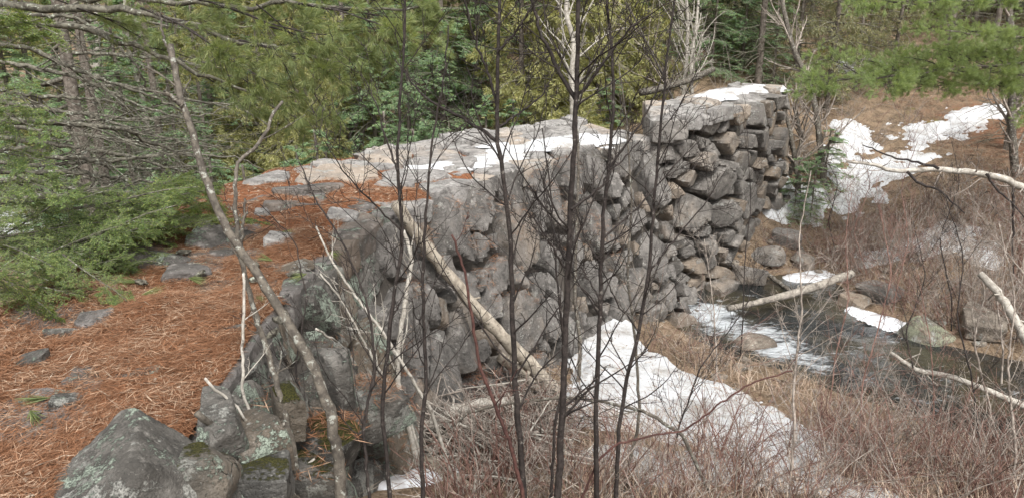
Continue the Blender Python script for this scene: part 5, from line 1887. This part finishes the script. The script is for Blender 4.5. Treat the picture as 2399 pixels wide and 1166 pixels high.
for k, (bx, by, tx_, ty_, Y, dy) in enumerate([
        (330, 20, 560, 120, 4.6, -.3), (430, 60, 690, 190, 4.6, -.2), (560, 95, 800, 160, 4.5, -.3), (520, 15, 800, 60, 4.5, -.2), (700, 10, 960, 60, 4.4, -.3), (600, 10, 760, 130, 4.5, .2), (700, 128, 860, 170, 4.5, .2), (480, 180, 640, 260, 5.0, .2), (330, 110, 520, 140, 5.0, .3), (620, 60, 880, 110, 4.6, .2),
        (560, 180, 720, 300, 5.2, .2), (620, 230, 760, 250, 5.1, .3), (400, -10, 640, 30, 4.4, .3), (760, 20, 1000, 20, 4.4, .3), (300, -30, 520, 40, 4.6, .4), (820, 0, 930, 130, 4.5, .1), (640, 110, 720, 240, 4.7, .1), (850, -30, 1010, 30, 4.3, .3), (180, 20, 380, 90, 4.7, .4), (100, -10, 300, 40, 4.7, .4), (560, -40, 740, 20, 4.3, .4), (480, 60, 600, 190, 4.7, .1), (700, 180, 800, 290, 5.2, .2)]):
    add_bough(wp, PINE[k % 2], xyz(bx, by, Y), xyz(tx_, ty_, Y + dy), rng.normal(0, .4), 1.4)

# hemlock boughs lying over the left edge of the wall
tx, ty = -4.1, 4.6
hm = thing('hemlock_tree', 'leaning hemlock with dark green boughs lying over the wall edge', 'tree', (tx, ty, gz(tx, ty)))
near_trunk(hm, 4.2, .09, 2)
for k, (bx, by, bY, ex, ey, eY) in enumerate([
        (-80, 560, 4.3, 250, 520, 4.6), (0, 620, 4.2, 300, 560, 4.5), (100, 560, 4.6, 400, 500, 5.0), (180, 520, 5.0, 470, 480, 5.5), (250, 560, 4.7, 500, 500, 5.3), (-60, 640, 4.0, 170, 640, 4.2), (-100, 560, 4.2, 120, 600, 4.0), (20, 520, 4.6, 300, 470, 5.0), (60, 590, 4.3, 330, 590, 4.4), (200, 480, 5.2, 420, 460, 5.6),
        (-120, 600, 3.9, 100, 690, 3.9), (-60, 690, 3.8, 140, 680, 3.9), (60, 620, 4.1, 200, 660, 4.1), (280, 520, 5.0, 500, 470, 5.7), (330, 540, 4.8, 480, 520, 5.2), (150, 600, 4.3, 360, 570, 4.6), (-150, 500, 4.5, 140, 500, 4.7), (60, 470, 5.1, 260, 450, 5.4), (-80, 450, 4.6, 160, 470, 4.9), (220, 600, 4.3, 330, 610, 4.3), (-40, 560, 4.0, 130, 590, 3.9), (330, 490, 5.4, 480, 450, 5.9), (400, 520, 5.2, 510, 500, 5.6), (0, 560, 4.4, 200, 540, 4.6), (100, 520, 4.8, 330, 520, 4.9), (-90, 660, 3.8, 60, 640, 3.8)]):
    for j in range(2):
        q0, q1 = xyz(bx, by, bY) + rng.normal(0, .04 + .1 * j, 3) * (1, 1, .5), xyz(ex, ey, eY) + rng.normal(0, .02 + .16 * j, 3) * (1, 1, .4)
        add_bough(hm, HEMB[(k + j) % 3], q0, q1, rng.normal(0, .3), 1.1)
for k, (bx, by, bY, ex, ey, eY) in enumerate([(-150, 60, 4.6, 120, 60, 4.4), (-150, 110, 4.6, 90, 90, 4.3), (-150, 220, 4.5, 80, 250, 4.2), (-150, 340, 4.5, 70, 370, 4.2), (-160, 300, 4.4, 60, 290, 4.2), (-120, 390, 4.4, 130, 400, 4.2), (-160, 20, 4.6, 100, 30, 4.3)]):
    add_bough(hm, HEMB[k % 3], xyz(bx, by, bY), xyz(ex, ey, eY), rng.normal(0, .3), 1.1)

# dead lower limbs of the spruces left of the wall
def dead_spruce(tx, ty, H, r, label, limbs, seed, rand=10, yr=(6.0, 7.0)):
    rng = np.random.default_rng(seed)
    o = thing('dead_spruce', label, 'tree', (tx, ty, gz(tx, ty)))
    near_trunk(o, H, r, seed)
    loc = np.array(o.location)
    for pts, dep, r0, r1 in limbs:
        P = resample(path(pts, dep), 30, .008, rng)
        P = np.concatenate([resample(np.array([[tx, ty, P[0, 2] + .1], P[0]]), 4)[:-1], P])
        R = np.linspace(r0 * 1.1, r1, len(P)) * (1 + rng.normal(0, .06, len(P)))
        mb = MB()
        tubes(mb, P - loc, R, 7, True, .06, rng)
        lo_ = mb.build('dead_limb', M['dead_bark'], o)
        a, b = spawn(P, R, 15, (.25, .85), (.35, .9), 9, rng, .12, .98, rel=False, up=-.25, wander=.1, rr=.35, rmin=.002, tip=.35)
        c, d = spawn(a, b, 4, (.2, .5), (.4, 1.0), 6, rng, .1, .98, up=-.2, wander=.12, rr=.6, rmin=.0016)
        e, f = spawn(c, d, 1.5, (.2, .6), (.4, 1.1), 4, rng, .1, .98, up=-.2, wander=.12, rr=.7, rmin=.0014)
        mb = MB()
        tubes(mb, a - loc, b, 4)
        tubes(mb, c - loc, d, 3)
        tubes(mb, e - loc, f, 3)
        mb.build('dead_twigs', M['dead_bark'], lo_)['kind'] = 'stuff'
        # beard lichen
        mb = MB()
        for S_, n_ in ((P[None], 90), (a, 9), (c, 2)):
            p, t, _, _ = along(S_, n_, rng)
            q = p + rng.normal(0, .004, p.shape)
            idx = np.repeat(np.arange(len(q)), 4)
            dd = nrm(np.stack([rng.normal(0, .35, len(idx)), rng.normal(0, .35, len(idx)), -np.ones(len(idx))], 1))
            blades(mb, q[idx], dd, nrm(np.cross(dd, rng.normal(size=dd.shape))), rng.uniform(.02, .075, len(idx)), .0045)
        mb.build('beard_lichen', M['usnea'], lo_, smooth=False)['kind'] = 'stuff'
    return o


dead_spruce(-5.0, 5.9, 6.5, .13, 'spruce trunk with tiers of dead lichen hung limbs left of the wall', [
    ([(0, 105), (90, 120), (190, 170), (330, 215), (440, 265)], (5.8, 6.3), .022, .006),
    ([(0, 283), (150, 290), (280, 300), (330, 322), (400, 352), (490, 372)], (5.7, 6.4), .028, .008),
    ([(0, 212), (130, 228), (250, 235), (340, 262)], (5.7, 6.2), .018, .005),
    ([(0, 352), (60, 350), (120, 370), (260, 376), (340, 370), (450, 352)], (5.6, 6.1), .022, .006),
    ([(0, 402), (180, 405), (290, 420), (480, 442)], (5.6, 6.4), .022, .006),
    ([(0, 472), (110, 462), (200, 456), (310, 452), (380, 470)], (5.5, 6.2), .032, .010),
    ([(0, 30), (170, 42), (240, 80), (290, 122), (330, 170), (345, 212)], (5.7, 6.0), .018, .006)], 31)
dead_spruce(-5.6, 7.4, 7.0, .12, 'second dead limbed spruce behind the first one', [
    ([(0, 425), (80, 420), (150, 440), (220, 447), (330, 470)], (7.2, 7.4), .03, .010),
    ([(60, 330), (170, 345), (300, 366), (400, 396), (490, 412)], (7.2, 7.7), .026, .008),
    ([(40, 245), (200, 270), (330, 310), (450, 340), (540, 345)], (7.2, 8.0), .022, .006),
    ([(30, 150), (180, 180), (330, 250), (470, 290)], (7.2, 7.8), .022, .006),
    ([(30, 60), (200, 60), (330, 105), (400, 148), (520, 160)], (7.3, 7.9), .022, .006),
    ([(60, 390), (200, 380), (340, 396), (470, 388), (560, 400)], (7.2, 8.2), .02, .006),
    ([(60, 300), (240, 322), (380, 340), (480, 330)], (7.1, 7.4), .018, .005)], 33)
dead_spruce(-5.2, 9.2, 6.5, .10, 'slim dead limbed spruce nearest the young hemlocks', [
    ([(100, 200), (280, 200), (420, 230), (560, 250), (640, 300)], (9.2, 9.8), .025, .008),
    ([(120, 120), (300, 130), (450, 150), (590, 130)], (9.2, 9.7), .022, .006),
    ([(130, 310), (300, 330), (430, 360), (560, 370), (620, 400)], (9.2, 9.9), .025, .008),
    ([(120, 60), (280, 40), (440, 70), (600, 60)], (9.2, 9.6), .022, .006),
    ([(130, 260), (330, 280), (480, 270), (600, 220)], (9.2, 9.6), .02, .006)], 35)

# pine on the right: bright soft boughs over the chute
tx, ty = 9.4, 10.6
rp = thing('white_pine', 'white pine with bright soft boughs above the snow strip', 'tree', (tx, ty, gz(tx, ty)))
near_trunk(rp, 8.5, .15, 5)
loc = np.array(rp.location)
for pts, dep, nb_, wd in [([(2620, 150), (2480, 140), (2380, 150), (2250, 160), (2100, 178), (1960, 188)], (10.7, 9.8), 26, .62), ([(2620, 90), (2480, 85), (2400, 90), (2300, 82), (2215, 72)], (10.6, 9.5), 16, .5),
                          ([(2620, 210), (2480, 205), (2380, 200), (2280, 195), (2150, 205)], (10.9, 10.3), 18, .6), ([(2600, -30), (2480, -10), (2360, 5), (2230, 0), (2080, 8)], (10.8, 9.8), 20, .6), ([(2600, 285), (2480, 290), (2400, 295)], (10.4, 9.9), 6, .4), ([(2620, 120), (2480, 115), (2330, 130), (2200, 150)], (11.2, 10.9), 14, .6)]:
    P = resample(path(pts, dep), 24, .01, rng)
    mb = MB()
    tubes(mb, P - loc, np.linspace(.03, .006, 24), 6, False, .05, rng)
    mb.build('limb', M['trunk'], rp)
    for j in range(nb_):
        f = .25 + .75 * (j + rng.random()) / nb_
        i_ = min(int(f * 23), 22)
        q0 = P[i_] + (P[i_ + 1] - P[i_]) * (f * 23 - i_)
        tn = nrm((P[i_ + 1] - P[i_])[None])[0]
        sd = np.array([-tn[1], tn[0], 0]) * (1 if j % 2 else -1)
        dv = tn * rng.uniform(.5, 1.1) + sd * rng.uniform(.3, .9) + np.array([0, 0, rng.uniform(-.05, .2)])
        if f > .93:
            dv = tn
        ln_ = wd * rng.uniform(.7, 1.15)
        add_bough(rp, PINEB[j % 2], q0, q0 + nrm(dv[None])[0] * ln_, rng.normal(0, .2), 1.4, s=ln_ / 1.4 * 1.15)
# fresh green pine tufts dropped on the needle mat
for k, (px, py) in enumerate([(70, 960), (640, 610), (440, 650), (770, 590), (330, 690), (600, 690), (120, 930), (330, 660), (650, 545), (720, 640)]):
    c = atz(px, py, .03)
    mb = MB()
    a = rng.uniform(0, 6.28)
    cone_needles(mb, np.zeros((1, 3)), np.array([[math.cos(a), math.sin(a), .05]]), 40, rng, .13, .0035, (.0, .35), .02)
    o = mb.build('pine_tuft', M['pine'], smooth=False, loc=c)
    tag(o, 'fresh green tuft of pine needles dropped on the brown mat', 'pine tuft', 'green tufts on the needle mat')

# ------------------------------------------------------------------ labels by what stands nearest
MARKS = [((0.75, 8.0), 'by the foot of the dam wall'), ((1.6, 7.2), 'at the edge of the large snow bank'), ((3.0, 8.2), 'by the round brown rock in the foam'), ((4.8, 8.5), 'beside the leaning angular river rock'), ((4.2, 10.0), 'beside the pale stream log'),
         ((5.6, 13.0), 'beside the snow chute'), ((7.4, 11.6), 'on the rust red needle bank'), ((6.0, 10.2), 'among the broken snow on the far bank'), ((3.9, 6.7), 'on the near bank of the stream pool'), ((2.4, 5.0), 'by the small snow patch in the thicket'),
         ((.4, 5.4), 'beside the brush pile'), ((5.6, 5.6), 'below the pale bent branch over the stream'), ((4.3, 4.3), 'in the thickest red brown brush'), ((1.3, 4.2), 'under the dark bare saplings'), ((6.6, 8.6), 'under the bare crooked limb'), ((8.6, 15), 'on the mossy terrace')]
TM = [((.8, 13.6), 'beside the pale crooked birch'), ((-1.6, 14.5), 'behind the middle of the wall'), ((-4.5, 15), 'behind the slim dead limbed spruce'), ((2.8, 15.5), 'behind the fallen grey tree'), ((4.8, 17), 'behind the snow cap on the dam end'),
      ((6.3, 15.5), 'beside the crooked brown cedar stem'), ((9.2, 17), 'above the snow strip on the terrace'), ((-8.5, 16), 'by the snow beyond the dead branches'), ((0, 22), 'high on the slope behind the cedars'), ((6, 24), 'high on the slope above the dam end'), ((-7, 24), 'deep in the wood beyond the dead branches'), ((12, 22), 'high behind the bright pine')]
SHORT = {'bare_shrub': {'low': 'low red brown leafless shrub ', 'tal': 'taller grey leafless shrub '}, 'hemlock_tree': 'feathery green hemlock ', 'young_hemlock': 'young green hemlock ', 'cedar_tree': None, 'fir_tree': 'tall dark fir ', 'spruce_tree': 'bare trunked spruce '}
for o in list(COL.objects):
    if o.parent is None and o.get('group') and 'label' in o.keys() and o.get('group') not in ('trees behind the viewpoint', 'dead brush around the dam end'):
        base = o.name.split('.')[0]
        if base not in SHORT:
            continue
        st = SHORT[base]
        if base == 'bare_shrub':
            st = st[o['label'][:3]]
        elif base == 'cedar_tree':
            st = 'yellow green cedar ' if o['label'].startswith('yellow') else 'dull grey green cedar '
        marks = MARKS if base == 'bare_shrub' else TM
        dd = [math.hypot(o.location.x - a[0], o.location.y - a[1]) for a, _ in marks]
        o['label'] = st + marks[dd.index(min(dd))][1]
